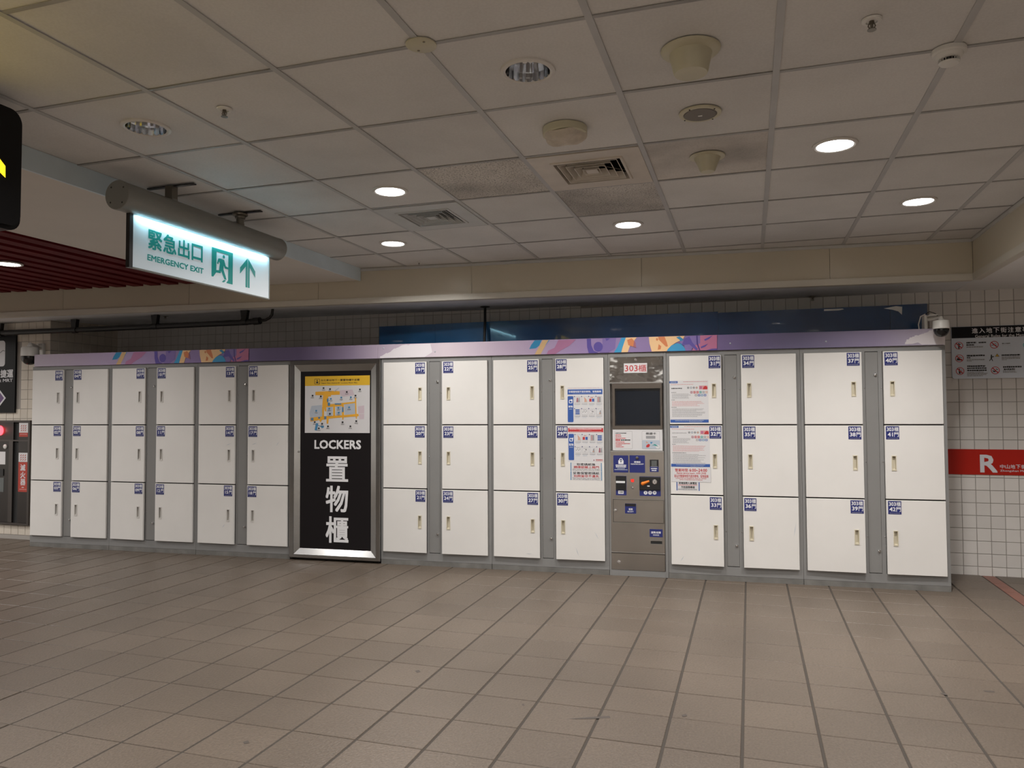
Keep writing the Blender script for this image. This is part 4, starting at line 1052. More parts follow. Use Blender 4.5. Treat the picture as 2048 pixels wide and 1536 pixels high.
def handle_mb(hw, hh, k):                 # recessed pull, origin at the opening's lower left corner on the door face
    mb = MB(); f = Fr((0, 0, 0), (1, 0, 0), (0, 0, 1), (0, -1, 0)); b = 0.0055
    for a0, a1, b0, b1 in ((0, b, 0, hh), (hw - b, hw, 0, hh), (b, hw - b, 0, b * 1.6), (b, hw - b, hh - b, hh)):
        mb.box(f, a0, a1, b0, b1, -0.003, 0.0035, k)
    P = f.p; i0, i1, j0, j1 = b, hw - b, b * 1.6, hh - b
    vs = [P(i0, j0, 0), P(i1, j0, 0), P(i1, j1, 0), P(i0, j1, 0), P(i0, j0 + .006, -.010), P(i1, j0 + .006, -.010), P(i1, j1, -.0165), P(i0, j1, -.0165)]
    mb.add(vs, [(0, 1, 5, 4), (1, 2, 6, 5), (2, 3, 7, 6), (3, 0, 4, 7), (4, 5, 6, 7)], k); return mb


HW, HH = 0.033, 0.113
HME = {k: handle_mb(HW, HH, k).mesh('handle') for k in ('handle_cream', 'handle_pale')}


def label_mb(n):                          # origin lower left, 0.090 x 0.098
    mb = MB(); f = Fr((0, 0, 0), (1, 0, 0), (0, 0, 1), (0, -1, 0))
    mb.box(f, 0, .090, 0, .098, 0, .0008, 'navy')
    mb.text(f, '303', (.006, .061), (.053, .090), .0012, 'print_white', .022); mb.text(f, '櫃', (.056, .060), (.086, .092), .0012, 'print_white', .010)
    w = .021 * glyphs('%02d' % n)[2][0] / glyphs('00')[2][0]
    mb.text(f, '%02d' % n, (.0295 - w, .022), (.0295 + w, .052), .0012, 'print_white', .026); mb.text(f, '門', (.055, .019), (.086, .053), .0012, 'print_white', .014)
    mb.bars(f, (.010, .006), (.083, .011), .0012, 'print_grey', .007, .35); return mb


KNOB = MB(); KNOB.lathe((0, 0, 0), (0, -1, 0), [(0.0105, 0), (0.0105, 0.004), (0.0085, 0.008), (0.0085, 0.010), (0.006, 0.011), (0, 0.011)], 'chrome', 16)
KNOB_ME = KNOB.mesh('lock_knob', smooth=True)
DOORS = {}
for x0, x1, dl, pn, dr, num, label, opens in UNITS:
    t = thing('locker_cabinet', label, 'locker', ((x0 + x1) / 2, 0.25, 0), 'locker cabinets in the long row')
    m = MB(); zt = 1.807; F = FRONT; k = 'cabinet_grey'
    m.box(F, x0, x1, 0.0, zt, -0.50, -0.022, k)
    m.box(F, x0, dl[0] - .003, 0.042, zt, -.022, 0, k); m.box(F, dr[1] + .003, x1, 0.042, zt, -.022, 0, k)
    m.box(F, dl[0] - .003, dr[1] + .003, ROWS[0][1] + .003, zt, -.022, 0, k); m.box(F, dl[0] - .003, dr[1] + .003, 0.042, ROWS[2][0] - .003, -.022, 0, k)
    m.box(F, dl[1] + .003, pn[0] - .0015, ROWS[2][0] - .003, ROWS[0][1] + .003, -.022, 0, k); m.box(F, pn[1] + .0015, dr[0] - .003, ROWS[2][0] - .003, ROWS[0][1] + .003, -.022, 0, k)
    for (za, zb), (zc, zd) in zip(ROWS, ROWS[1:]):
        for a, b in (dl, dr): m.box(F, a, b, zd - .004, za + .004, -.022, -.012, 'gap_dark')
    for a, b in (dl, dr):
        for za, zb in ROWS: m.box(F, a + .004, b - .004, za + .004, zb - .004, -.0215, -.020, 'gap_dark')
    for j, (za, zb) in enumerate(ROWS):    # small latch studs beside each door
        for a in (dl[1] + .019, dr[0] - .011):
            m.lathe(F.p(a, za + .272, 0), F.n, [(.0045, 0), (.0035, .003), (0, .004)], 'chrome', 8)
    m.build('frame', t)
    m = MB(); m.box(F, x0 + .001, x1 - .001, 0.0, 0.0405, -.02, .001, 'plinth_grey'); m.build('plinth', t)
    m = MB(); m.box(F, pn[0], pn[1], ROWS[2][0] + .002, ROWS[0][1] - .002, -.02, .0005, 'panel_grey', .001); p = m.build('lock_panel', t, origin=((pn[0] + pn[1]) / 2, 0, 0.9))
    for z in (1.594, 0.278): inst('lock_knob', KNOB_ME, p, ((pn[0] + pn[1]) / 2 + .026, -.0005, z))
    for side, (a, b) in ((0, dl), (1, dr)):
        for j, (za, zb) in enumerate(ROWS):
            n = num + side * 3 + j; w, h = b - a, zb - za
            hx = (w - .076) if side == 0 else .043
            hz = h - .224 - HH
            dm = door_mesh(w, h, hx, hz, HW, HH)
            hinge = Vector((a if side == 0 else b, 0, za))
            if side == 1: dm.v = [v - Vector((w, 0, 0)) for v in dm.v]
            d = bpy.data.objects.new('door', dm.mesh('door')); COL.objects.link(d); d.parent = t; d.location = hinge - Vector(t.location)
            an = math.radians(opens[side * 3 + j]) * (-1 if side == 0 else 1); d.rotation_euler = (0, 0, an)
            off = 0 if side == 0 else -w
            hd = bpy.data.objects.new('handle', HME['handle_pale' if num < 19 else 'handle_cream']); COL.objects.link(hd); hd.parent = d; hd.location = (hx + off, -D1, hz)
            lb = bpy.data.objects.new('number_label', label_mb(n).mesh('number_label')); COL.objects.link(lb); lb.parent = d
            jit = random.Random(n); lx = (w - .097 - jit.uniform(0, .010)) if side == 0 else .006 + jit.uniform(0, .008)
            lb.location = (lx + off, -D1 - .0002, h - .103 - jit.uniform(0, .004)); lb.rotation_euler = (0, jit.uniform(-.006, .006), 0)
            lb['label'] = 'navy number label reading 303 cabinet, door %02d' % n
            DOORS[n] = d

# ---- lilac header over the lockers
t = thing('header_panel', 'long lilac header panel with colourful printed art above the lockers', 'header', (2.1, 0.1, 1.81))
HF = Fr((0, -0.016, 0), (1, 0, 0), (0, 0, 1), (0, -1, 0))
for a0, a1 in ((-2.052, 1.7165), (1.7175, 6.238)):
    m = MB(); m.box(FRONT, a0, a1, 1.809, 1.931, -0.06, 0.016, 'header', .001); m.build('header_board', t)


def art(m, dx):
    n = [0]
    def s(pts, k):
        n[0] += 1; m.poly(HF, [(p[0] + dx, min(max(p[1], 1.8105), 1.9295)) for p in pts], .0006 + .00025 * n[0], k)
    s([(3.1465, 1.9365), (3.2070, 1.9389), (3.1857, 1.8844), (3.1562, 1.8621), (3.0988, 1.8570), (3.1159, 1.8920)], 'art_teal')
    s([(3.2154, 1.9386), (3.2672, 1.9371), (3.1961, 1.8020), (3.1457, 1.7998)], 'art_tan')
    s([(3.2672, 1.9371), (3.2755, 1.9328), (3.2401, 1.8862), (3.2359, 1.8830)], 'art_blue')
    s([(3.3492, 1.9266), (3.4974, 1.9265), (3.4396, 1.8752), (3.3693, 1.8403), (3.3235, 1.8072), (3.2486, 1.8106), (3.2613, 1.8389), (3.3156, 1.8621)], 'art_pink_soft')
    s([(3.7165, 1.9323), (3.8286, 1.9370), (3.8197, 1.8451), (3.7635, 1.8104), (3.6912, 1.8081), (3.7159, 1.8719)], 'art_violet_mid')
    s([(3.5871, 1.9304), (3.6212, 1.9326), (3.6240, 1.8744), (3.6430, 1.8295), (3.6831, 1.8043), (3.6023, 1.8006), (3.5898, 1.8591)], 'art_violet')
    c = (3.6812, 1.8607); s([(c[0] + .040 * .19 * 5 * math.cos(q * .4189), c[1] + .041 * math.sin(q * .4189)) for q in range(15)], 'art_violet')
    s([(3.7405, 1.9292), (3.7806, 1.9264), (3.7645, 1.9148), (3.7484, 1.9072)], 'art_violet')
    s([(3.8723, 1.9333), (3.9120, 1.9386), (3.8770, 1.8436), (3.8686, 1.8023), (3.8097, 1.8013), (3.8373, 1.8527)], 'art_blue')
    s([(3.9081, 1.9427), (3.9964, 1.9440), (3.9388, 1.8580), (3.9224, 1.8010), (3.8694, 1.8023), (3.8835, 1.8595)], 'art_cream')
    s([(3.9180, 1.9104), (3.9553, 1.9229), (3.9849, 1.8902), (3.9899, 1.8447), (3.9625, 1.8558), (3.9271, 1.8679)], 'art_orange')
    s([(3.9747, 1.9009), (3.9849, 1.8902), (3.9899, 1.8447), (3.9664, 1.8541)], 'art_brown')
    s([(4.0927, 1.9372), (4.3755, 1.9366), (4.3598, 1.9018), (4.3122, 1.8812), (4.2697, 1.8556), (4.2425, 1.8280), (4.2329, 1.7991), (4.1145, 1.8019), (4.0974, 1.8776)], 'art_cream')
    s([(4.1665, 1.9350), (4.2168, 1.9375), (4.2354, 1.8817), (4.2427, 1.8484), (4.2273, 1.8473), (4.1968, 1.8788), (4.1700, 1.9072)], 'art_orange')
    s([(4.1704, 1.8693), (4.1903, 1.8514), (4.1854, 1.8278), (4.1621, 1.8237)], 'art_orange')
    s([(4.1492, 1.9142), (4.1586, 1.9210), (4.1677, 1.9073), (4.1614, 1.8964), (4.1506, 1.8999)], 'art_orange')
    s([(4.2425, 1.8280), (4.2697, 1.8556), (4.3121, 1.8733), (4.3502, 1.8629), (4.3801, 1.8229), (4.3813, 1.7955), (4.2344, 1.7990)], 'art_blue')
    s([(4.3089, 1.9206), (4.3357, 1.9276), (4.3599, 1.9081), (4.3714, 1.8529), (4.3425, 1.8592), (4.3369, 1.8985), (4.3202, 1.9108)], 'art_teal')
    s([(4.4952, 1.9330), (4.6243, 1.9361), (4.6225, 1.8106), (4.4330, 1.8021), (4.4449, 1.8447), (4.4944, 1.8707)], 'art_pink')
    s([(4.3720, 1.8975), (4.3891, 1.9245), (4.4952, 1.9330), (4.4943, 1.8668), (4.4488, 1.8508), (4.4216, 1.7984), (4.3798, 1.7994), (4.3714, 1.8529), (4.3275, 1.8831)], 'art_violet_mid')
    s([(4.3736, 1.9092), (4.4119, 1.9238), (4.4340, 1.8762), (4.4786, 1.8204), (4.4633, 1.8068), (4.4110, 1.8612), (4.3501, 1.8550)], 'art_violet')
    s([(4.4650, 1.9300), (4.4755, 1.9297), (4.4777, 1.8672), (4.4951, 1.8107), (4.4860, 1.8109), (4.4678, 1.8597)], 'art_navy')
    s([(4.5249, 1.8971), (4.5928, 1.9278), (4.5624, 1.8999), (4.5322, 1.8852)], 'art_violet'); s([(4.4977, 1.8394), (4.5559, 1.8628), (4.5316, 1.8385), (4.5013, 1.8276)], 'art_violet')
    s([(4.5386, 1.8034), (4.5838, 1.8216), (4.6227, 1.8230), (4.6224, 1.8013)], 'art_violet')
m = MB(); art(m, 0.0); m.build('printed_art', t)
m = MB(); art(m, -4.205); m.build('printed_art', t)
rr = random.Random(3)
def jag(p, n, amp):
    out = []
    for a, b in zip(p, p[1:]):
        for i in range(n):
            q = i / n; out.append((a[0] + (b[0] - a[0]) * q + rr.uniform(-amp, amp), a[1] + (b[1] - a[1]) * q + rr.uniform(-amp * .6, amp * .6)))
    return out + [p[-1]]
def clampz(L): return [(x, min(max(z, 1.8108), 1.9292)) for x, z in L]
m = MB(); m.poly(HF, clampz(jag([(1.7212, 1.8050), (1.7727, 1.8438), (1.8286, 1.8615), (1.8862, 1.8947), (1.9492, 1.9172), (2.0641, 1.9245)], 6, .007) + [(2.2143, 1.9247), (2.2323, 1.8517), (2.1598, 1.7953)]), .0008, 'art_white'); m.build('printed_splash', t)
m = MB(); m.poly(HF, clampz(jag([(5.9701, 1.8226), (5.9907, 1.8549), (6.0143, 1.8725), (6.0640, 1.8834), (6.1169, 1.9022), (6.1632, 1.9261)], 6, .007) + [(6.2465, 1.9271), (6.2437, 1.8087), (6.0887, 1.8143), (6.0628, 1.8310), (6.0263, 1.8211)]), .0008, 'art_white'); m.build('printed_splash', t)
for p in ((2.2567, 1.8554), (1.7726, 1.8976), (4.7242, 1.8605), (5.4273, 1.8560)):
    m = MB(); m.lathe(HF.p(p[0], p[1], 0), HF.n, [(.007, 0), (.006, .003), (0, .005)], 'paper_grey', 10); m.build('screw_cap', t)

# ---- notices stuck on the doors
SH = Fr((0, -D1, 0), (1, 0, 0), (0, 0, 1), (0, -1, 0))
def icon_boxes(m, xs, ys, w, h, cap, seed):
    rr = random.Random(seed)
    for r_, y in enumerate(ys):
        for c_, x in enumerate(xs):
            p, q = (x, y - h), (x + w, y)
            m.rrect(SH, p, q, .004, .0010, 'print_grey'); m.rrect(SH, (p[0] + .0012, p[1] + .0012), (q[0] - .0012, q[1] - .0012), .0035, .0013, 'paper')
            m.circ(SH, (x - .001, y + .001), .0042, .0016, 'navy', 10)
            kind = (r_ * 4 + c_ + seed) % 8; a, b = x + w / 2, y - h / 2
            if kind == 0:
                m.poly(SH, [(a - w * .2, b - h * .4), (a + w * .1, b - h * .4), (a + w * .1, b + h * .3), (a - w * .1, b + h * .35)], .0016, 'art_brown'); m.poly(SH, [(a + w * .1, b - h * .4), (a + w * .4, b - h * .4), (a + w * .35, b + h * .4), (a + w * .2, b + h * .3)], .0016, 'print_grey')
            elif kind == 1: m.poly(SH, [(a - w * .1, b + h * .4), (a + w * .05, b + h * .35), (a + w * .35, b), (a + w * .4, b - h * .4), (a - w * .05, b - h * .4), (a - w * .02, b)], .0016, 'skin_print')
            elif kind == 2:
                m.rect(SH, (a - w * .42, b - h * .35), (a - w * .04, b + h * .15), .0016, 'print_red'); m.rect(SH, (a + w * .04, b - h * .35), (a + w * .42, b + h * .15), .0016, 'print_blue'); m.bars(SH, (a - w * .25, b + h * .28), (a + w * .25, b + h * .4), .0016, 'print_red', .008)
            elif kind == 3:
                m.rect(SH, (a - w * .3, b - h * .45), (a + w * .3, b + h * .45), .0016, 'print_grey')
                for q_ in range(4): m.rect(SH, (a - w * .24, b - h * .36 + h * .2 * q_), (a + w * .02, b - h * .24 + h * .2 * q_), .0019, 'print_pink')
            elif kind == 4:
                for q_ in range(3): m.rect(SH, (a - w * .36, b - h * .42 + h * .3 * q_), (a + w * .36, b - h * .2 + h * .3 * q_), .0016, 'print_blue')
            elif kind == 5:
                for q_ in range(4): m.circ(SH, (a - w * .3 + w * .2 * q_, b - h * .05 + h * .16 * (q_ % 2)), w * .085, .0016, 'print_grey', 8)
                m.bars(SH, (a - w * .3, b + h * .3), (a + w * .3, b + h * .38), .0016, 'print_grey', .006)
            elif kind == 6:
                m.bars(SH, (a - w * .3, b + h * .22), (a + w * .3, b + h * .3), .0016, 'print_grey', .006); m.bars(SH, (a + w * .0, b - h * .06), (a + w * .3, b + h * .08), .0016, 'print_black', .012); m.bars(SH, (a - w * .25, b - h * .32), (a + w * .2, b - h * .25), .0016, 'print_grey', .006)
            else:
                m.rect(SH, (a - w * .4, b - h * .42), (a, b + h * .42), .0016, 'map_grey'); m.rect(SH, (a - w * .37, b - h * .39), (a - w * .03, b + h * .39), .0018, 'paper'); m.poly(SH, [(a, b - h * .4), (a + w * .35, b - h * .4), (a + w * .3, b + h * .35), (a + w * .1, b + h * .1)], .0016, 'print_grey'); m.circ(SH, (a + w * .12, b - h * .25), w * .12, .0019, 'skin_print', 8)
            m.bars(SH, (x, y - h - .013), (x + w, y - h - .008), .0010, 'print_grey', .008); m.bars(SH, (x + .004, y - h - .020), (x + w - .006, y - h - .017), .0010, 'map_grey', .006)
            if rr.random() < .6: m.bars(SH, (x + .004, y - h - .026), (x + w - .01, y - h - .023), .0010, 'map_grey', .006)


# door 28
m = MB(); m.rect(SH, (3.4214, 1.5286), (3.7181, 1.2290), .0004, 'paper'); m.bars(SH, (3.4287, 1.5221), (3.6887, 1.5245), .0008, 'print_pink', .03); m.rect(SH, (3.4237, 1.5124), (3.7131, 1.4705), .0008, 'print_blue')
m.text(SH, '非營業時間不提供寄物、取物服務', (3.4333, 1.4847), (3.7029, 1.5011), .0012, 'print_white', .012); m.bars(SH, (3.4693, 1.4763), (3.6681, 1.4782), .0012, 'map_grey', .012)
m.rrect(SH, (3.4241, 1.2420), (3.4716, 1.4568), .008, .0008, 'print_blue')
m.rrect(SH, (3.4352, 1.3981), (3.4632, 1.4262), .006, .0012, 'print_white'); m.rrect(SH, (3.4401, 1.4029), (3.4574, 1.4197), .004, .0015, 'print_blue'); m.circ(SH, (3.4575, 1.4230), .008, .0018, 'print_white', 10)
m.text(SH, '寄物', (3.4308, 1.3617), (3.4661, 1.3793), .0012, 'print_white', .02); m.bars(SH, (3.4356, 1.3471), (3.4618, 1.3526), .0012, 'map_grey', .006)
icon_boxes(m, [q[0] for q in ((3.4814, 1.4486), (3.5409, 1.4481), (3.6001, 1.4475), (3.6598, 1.4470))], [(3.5181, 1.4523)[1], (3.5173, 1.3523)[1]], (3.5303, 1.4522)[0] - (3.4814, 1.4527)[0], (3.5181, 1.4523)[1] - (3.5177, 1.4023)[1], 1, 0)
m.build('notice_sheet', DOORS[28], label='white pictogram notice with blue heading')
# door 29
m = MB(); m.rect(SH, (3.4215, 1.2121), (3.7192, 0.9134), .0004, 'paper'); m.rect(SH, (3.4262, 1.1935), (3.7167, 1.1603), .0008, 'print_red'); m.bars(SH, (3.4368, 1.1823), (3.7033, 1.1898), .0012, 'print_white', .009); m.bars(SH, (3.5159, 1.1727), (3.6212, 1.1769), .0012, 'print_pink', .008); m.bars(SH, (3.4367, 1.1637), (3.7031, 1.1683), .0012, 'print_pink', .012)
m.rrect(SH, (3.4284, 0.9291), (3.4741, 1.1452), .008, .0008, 'print_blue')
m.rrect(SH, (3.4369, 1.0830), (3.4649, 1.1114), .006, .0012, 'print_white'); m.rrect(SH, (3.4418, 1.0879), (3.4591, 1.1049), .004, .0015, 'print_blue'); m.poly(SH, [(3.4517, 1.1000), (3.4681, 1.1001), (3.4682, 1.1178)], .0018, 'print_white')
m.text(SH, '取物', (3.4325, 1.0467), (3.4694, 1.0663), .0012, 'print_white', .02); m.bars(SH, (3.4373, 1.0323), (3.4659, 1.0381), .0012, 'map_grey', .006)
icon_boxes(m, [q[0] for q in ((3.4838, 1.1380), (3.5432, 1.1382), (3.6031, 1.1384), (3.6627, 1.1386))], [(3.5156, 1.1389)[1], (3.5148, 1.0393)[1]], (3.5303, 1.4522)[0] - (3.4814, 1.4527)[0], (3.5181, 1.4523)[1] - (3.5177, 1.4023)[1], 1, 1)
m.poly(SH, [(3.6319, 0.9267), (3.6448, 0.9268), (3.6385, 0.9379)], .0010, 'art_brown'); m.bars(SH, (3.6529, 0.9301), (3.7114, 0.9379), .0010, 'print_red', .01); m.bars(SH, (3.6528, 0.9221), (3.7113, 0.9268), .0010, 'print_pink', .01)
m.build('notice_sheet', DOORS[29], label='white pictogram notice with red heading')
m = MB()
for (y0, y1), (t1, t2), (e1, e2) in (((128, 214), ('取密碼紙後', '請確認關上箱門'), ('After taking the paper with the 8-digits', 'PIN please be sure to close the locker')), ((217, 306), ('妥善保管密碼紙', '拍照留存不遺失'), ('Please keep the paper with the 8-digits PIN', 'safely and take a photograph for your memory'))):
    p0, p1 = (3.4405, 0.9089), (3.7050, 0.8438)
    zb_, zt_ = ((3.4399, 0.8398)[1], (3.4405, 0.9089)[1]) if y0 == 128 else ((3.4394, 0.7659)[1], (3.4399, 0.8374)[1])
    x0_, x1_ = p0[0], p1[0]; h_ = zt_ - zb_
    m.rect(SH, (x0_, zb_), (x1_, zt_), .0007, 'paper')
    for a in (x0_ + .004, x1_ - .009): m.rect(SH, (a, zb_), (a + .006, zt_), .0011, 'map_blue')
    ins = .055 if y0 == 128 else .024
    m.text(SH, t1, (x0_ + ins, zb_ + h_ * .66), (x1_ - ins, zb_ + h_ * .95), .0011, 'print_black', .014); m.text(SH, t2, (x0_ + .030, zb_ + h_ * .33), (x1_ - .026, zb_ + h_ * .62), .0011, 'print_red', .014)
    m.text(SH, e1, (x0_ + .020, zb_ + h_ * .16), (x1_ - .020, zb_ + h_ * .29), .0011, 'print_black'); m.text(SH, e2, (x0_ + .020, zb_ + h_ * .02), (x1_ - .020, zb_ + h_ * .14), .0011, 'print_black')
m.build('reminder_sticker', DOORS[29])


def rules(m, X0, X1, YT, YB, english):
    def q(u, v): return (X0 + (X1 - X0) * u, YT + (YB - YT) * v)
    R_ = m.rect; Bs = m.bars
    R_(SH, q(0, 0), q(1, 1), .0004, 'paper'); R_(SH, q(.0, .012), q(.215, .060), .0008, 'print_blue'); Bs(SH, q(.03, .028), q(.19, .045), .0012, 'map_grey', .008)
    Bs(SH, q(.36, .022), q(.98, .036), .0008, 'print_pink', .012); Bs(SH, q(.04, .085), q(.62, .098), .0008, 'print_pink', .012)
    if english: m.bars(SH, q(.05, .176), q(.42, .194), .0008, 'print_grey', .012)
    else: m.bars(SH, q(.05, .172), q(.33, .196), .0008, 'print_black', .012)
    for i, k in enumerate(('print_grey', 'map_grey', 'print_grey', 'skin_print')):
        c = q(.485 + .073 * i, .172); m.circ(SH, c, .0088, .0008, 'print_grey', 14); m.circ(SH, c, .0060, .0011, k, 12)
    R_(SH, q(.765, .125), q(.98, .215), .0008, 'print_pink'); m.poly(SH, [q(.86, .215), q(.88, .16), q(.93, .13), q(.98, .16), q(.98, .215)], .0011, 'print_red'); R_(SH, q(.78, .14), q(.84, .20), .0011, 'art_pink')
    for i, k in enumerate(('art_brown', 'print_red', 'print_red', 'exit_green', 'print_grey', 'skin_print')):
        a = .54 + .077 * i; R_(SH, q(a, .255), q(a + .058, .305), .0008, k); Bs(SH, q(a + .01, .27), q(a + .048, .29), .0011, 'paper', .004)
    for i, k in enumerate(('print_grey', 'print_blue', 'map_blue', 'print_blue')):
        a = .655 + .077 * i; R_(SH, q(a, .325), q(a + .06, .375), .0008, k); R_(SH, q(a + .015, .338), q(a + .045, .362), .0011, 'paper')
    y = .275; rr = random.Random(11 + english)
    blocks = (('print_black', 1, .15), ('print_grey', 5, .5), ('print_black', 1, .12), ('print_red', 6 if english else 5, .88), ('print_black', 1, .42 if english else .18), ('print_grey', 9 if english else 8, .86))
    for k, n, w in blocks:
        for i in range(n):
            if y > .905: break
            ww = w * rr.uniform(.72, 1.0); k2 = 'print_pink' if k == 'print_red' else k
            Bs(SH, q(.05 if n == 1 else .065, y), q((.05 if n == 1 else .065) + ww, y + .012), .0008, k2, .010, .22); y += .0255
        y += .012
    R_(SH, q(.015, .925), q(1.0, .995), .0008, 'print_blue'); Bs(SH, q(.14, .945), q(.5, .958), .0012, 'map_grey', .01); Bs(SH, q(.5, .940), q(.88, .952), .0012, 'map_grey', .01); Bs(SH, q(.5, .968), q(.84, .978), .0012, 'map_grey', .01)


m = MB(); p, q = (4.2509, 1.5724), (4.5517, 1.2363); rules(m, p[0], q[0], p[1], q[1], 0); m.build('notice_sheet', DOORS[31], label='printed rules notice with blue footer, Chinese')
m = MB(); p, q = (4.2527, 1.2162), (4.5573, 0.8854); rules(m, p[0], q[0], p[1], q[1], 1); m.build('notice_sheet', DOORS[32], label='printed rules notice with blue footer, English')
m = MB(); p, q = (4.2602, 0.7661), (4.5633, 0.8853); m.rect(SH, p, q, .0012, 'print_grey'); m.rect(SH, (p[0] + .001, p[1] + .001), (q[0] - .001, q[1] - .001), .0015, 'paper')
m.text(SH, '營業時間:', (4.2864, 0.8473), (4.3906, 0.8736), .0018, 'print_red', .012); m.text(SH, '6:00~24:00', (4.3979, 0.8490), (4.5333, 0.8734), .0018, 'print_red', .02)
m.text(SH, 'Station service hours : 6:00~24:00', (4.2991, 0.8296), (4.5254, 0.8456), .0018, 'print_red', .01)
m.text(SH, '車站非營業時間不提供寄物、取物服務', (4.2797, 0.8021), (4.5438, 0.8251), .0018, 'print_red', .012)
m.text(SH, 'Lockers are not available for store or retrieve', (4.2910, 0.7907), (4.5264, 0.8041), .0018, 'print_red'); m.text(SH, 'service nonstandard hours of stations.', (4.3213, 0.7796), (4.4985, 0.7921), .0018, 'print_red')
m.build('hours_sticker', DOORS[32], label='opening hours sticker in red print')
m = MB(); p, q = (4.2937, 0.6993), (4.4781, 0.7740); m.rect(SH, p, q, .0008, 'paper')
for a in (p[0] + .003, q[0] - .010): m.rect(SH, (a, p[1]), (a + .007, q[1]), .0011, 'print_blue')
m.text(SH, '現場服務人員電話', (4.3133, 0.7477), (4.4540, 0.7689), .0011, 'print_black', .02); m.bars(SH, (4.3094, 0.7383), (4.4567, 0.7467), .0011, 'print_pink', .008)
m.text(SH, '市話服務專線', (4.3318, 0.7163), (4.4378, 0.7363), .0011, 'print_black', .02); m.bars(SH, (4.3089, 0.7042), (4.4563, 0.7136), .0011, 'print_grey', .008)
m.build('phone_sticker', DOORS[32])
# scuffs on some doors
for n, L in ((30, [((3.4823, 0.2161), (3.5077, 0.1455)), ((3.6381, 0.3491), (3.6712, 0.2870))]), (15, [((0.1535, 0.2621), (0.1875, 0.2995))]), (27, [((3.0583, 0.1458), (3.1168, 0.1467))]), (36, [((5.1870, 0.4726), (5.1696, 0.3605))]), (33, [((4.3501, 0.1859), (4.3208, 0.1385))]), (17, [((0.7105, 1.0261), (0.7454, 1.0666)), ((0.4613, 1.0379), (0.5124, 1.0518))]), (14, [((0.1817, 1.0270), (0.2441, 1.0483))])):
    m = MB()
    for p, q in L:
        dx, dz = q[0] - p[0], q[1] - p[1]; l = math.hypot(dx, dz); nx, nz = -dz / l * .0018, dx / l * .0018
        m.poly(SH, [p, (p[0] + dx * .5 + nx, p[1] + dz * .5 + nz), q, (p[0] + dx * .5 - nx, p[1] + dz * .5 - nz)], .0005, 'map_grey')
    m.build('scratch_mark', DOORS[n])

# ================================================================== SIGNBOARD BETWEEN THE LOCKERS
t = thing('locker_signboard', 'steel-framed black signboard reading LOCKERS with a yellow headed floor plan', 'signboard', (1.299, 0.2, 0))
F = FRONT; sx0, sx1 = 0.853, 1.744; ix0, ix1, iz0, iz1 = 0.950, 1.649, 0.106, 1.705
m = MB(); m.box(F, sx0, sx1, 0.035, 1.805, -.40, -.012, 'gap_dark'); m.box(F, sx0 + .02, sx1 - .02, 0.0, 0.036, -.40, -.035, 'gap_dark'); m.build('box_body', t)
def trap(m, o, i, do, di, k):
    (a0, a1, b0, b1), (c0, c1, e0, e1) = o, i
    P = F.p; vo = [P(a0, b0, do), P(a1, b0, do), P(a1, b1, do), P(a0, b1, do)]; vi = [P(c0, e0, di), P(c1, e0, di), P(c1, e1, di), P(c0, e1, di)]
    for j in range(4): m.add([vo[j], vo[(j + 1) % 4], vi[(j + 1) % 4], vi[j]], [(0, 1, 2, 3)], k)
m = MB(); O = (sx0, sx1, 0.022, 1.806); I1 = (sx0 + .043, sx1 - .036, 0.050, 1.768); I2 = (ix0, ix1, iz0, iz1)
trap(m, O, O, -.012, .022, 'steel'); trap(m, O, (O[0] + .004, O[1] - .004, O[2] + .004, O[3] - .004), .022, .026, 'steel'); trap(m, (O[0] + .004, O[1] - .004, O[2] + .004, O[3] - .004), I1, .026, .026, 'steel')
trap(m, I1, (I1[0] + .002, I1[1] - .002, I1[2] + .002, I1[3] - .002), .026, .022, 'gap_dark'); trap(m, (I1[0] + .002, I1[1] - .002, I1[2] + .002, I1[3] - .002), I2, .024, .004, 'steel'); m.build('steel_frame', t)
m = MB(); m.lathe(F.p(0.938, 0.976, .008), F.n, [(.010, 0), (.010, .006), (.006, .008), (0, .008)], 'chrome', 14); m.build('lock', t)
m = MB(); m.box(F, ix0 - .002, ix1 + .002, iz0 - .002, iz1 + .002, -.01, .003, 'poster_black'); pn = m.build('poster_panel', t)
m = MB(); d = .0036
m.text(F, 'LOCKERS', (1.0925, 1.0021), (1.5524, 1.0832), d, 'print_white', .030)
for ch, p, q in (('置', (1.2102, 0.7106), (1.4278, 0.9366)), ('物', (1.2070, 0.4367), (1.4288, 0.6739)), ('櫃', (1.2084, 0.1638), (1.4328, 0.3999))): m.text(F, ch, p, q, d, 'print_white', .019)
m.build('lettering', pn)
m = MB(); p, q = (0.9949, 1.1468), (1.6366, 1.6605); m.box(F, p[0], q[0], p[1], q[1], .003, .0042, 'paper'); m.rect(F, (p[0], (1.3140, 1.5734)[1]), q, .0046, 'print_yellow')
m.rrect(F, (1.0908, 1.5879), (1.1444, 1.6368), .004, .0050, 'print_black'); m.rrect(F, (1.0947, 1.5914), (1.1405, 1.6333), .003, .0054, 'print_yellow'); m.rect(F, (1.1074, 1.5966), (1.1289, 1.6122), .0058, 'print_black'); m.rect(F, (1.1112, 1.6178), (1.1249, 1.6265), .0058, 'print_black')
m.text(F, '台北車站地下一層置物櫃平面圖', (1.1544, 1.6136), (1.5372, 1.6325), .0050, 'print_black', .012); m.text(F, 'Taipei Main Station B1 Lockers Floor Plan', (1.1545, 1.5897), (1.5154, 1.6014), .0050, 'print_black', .02)
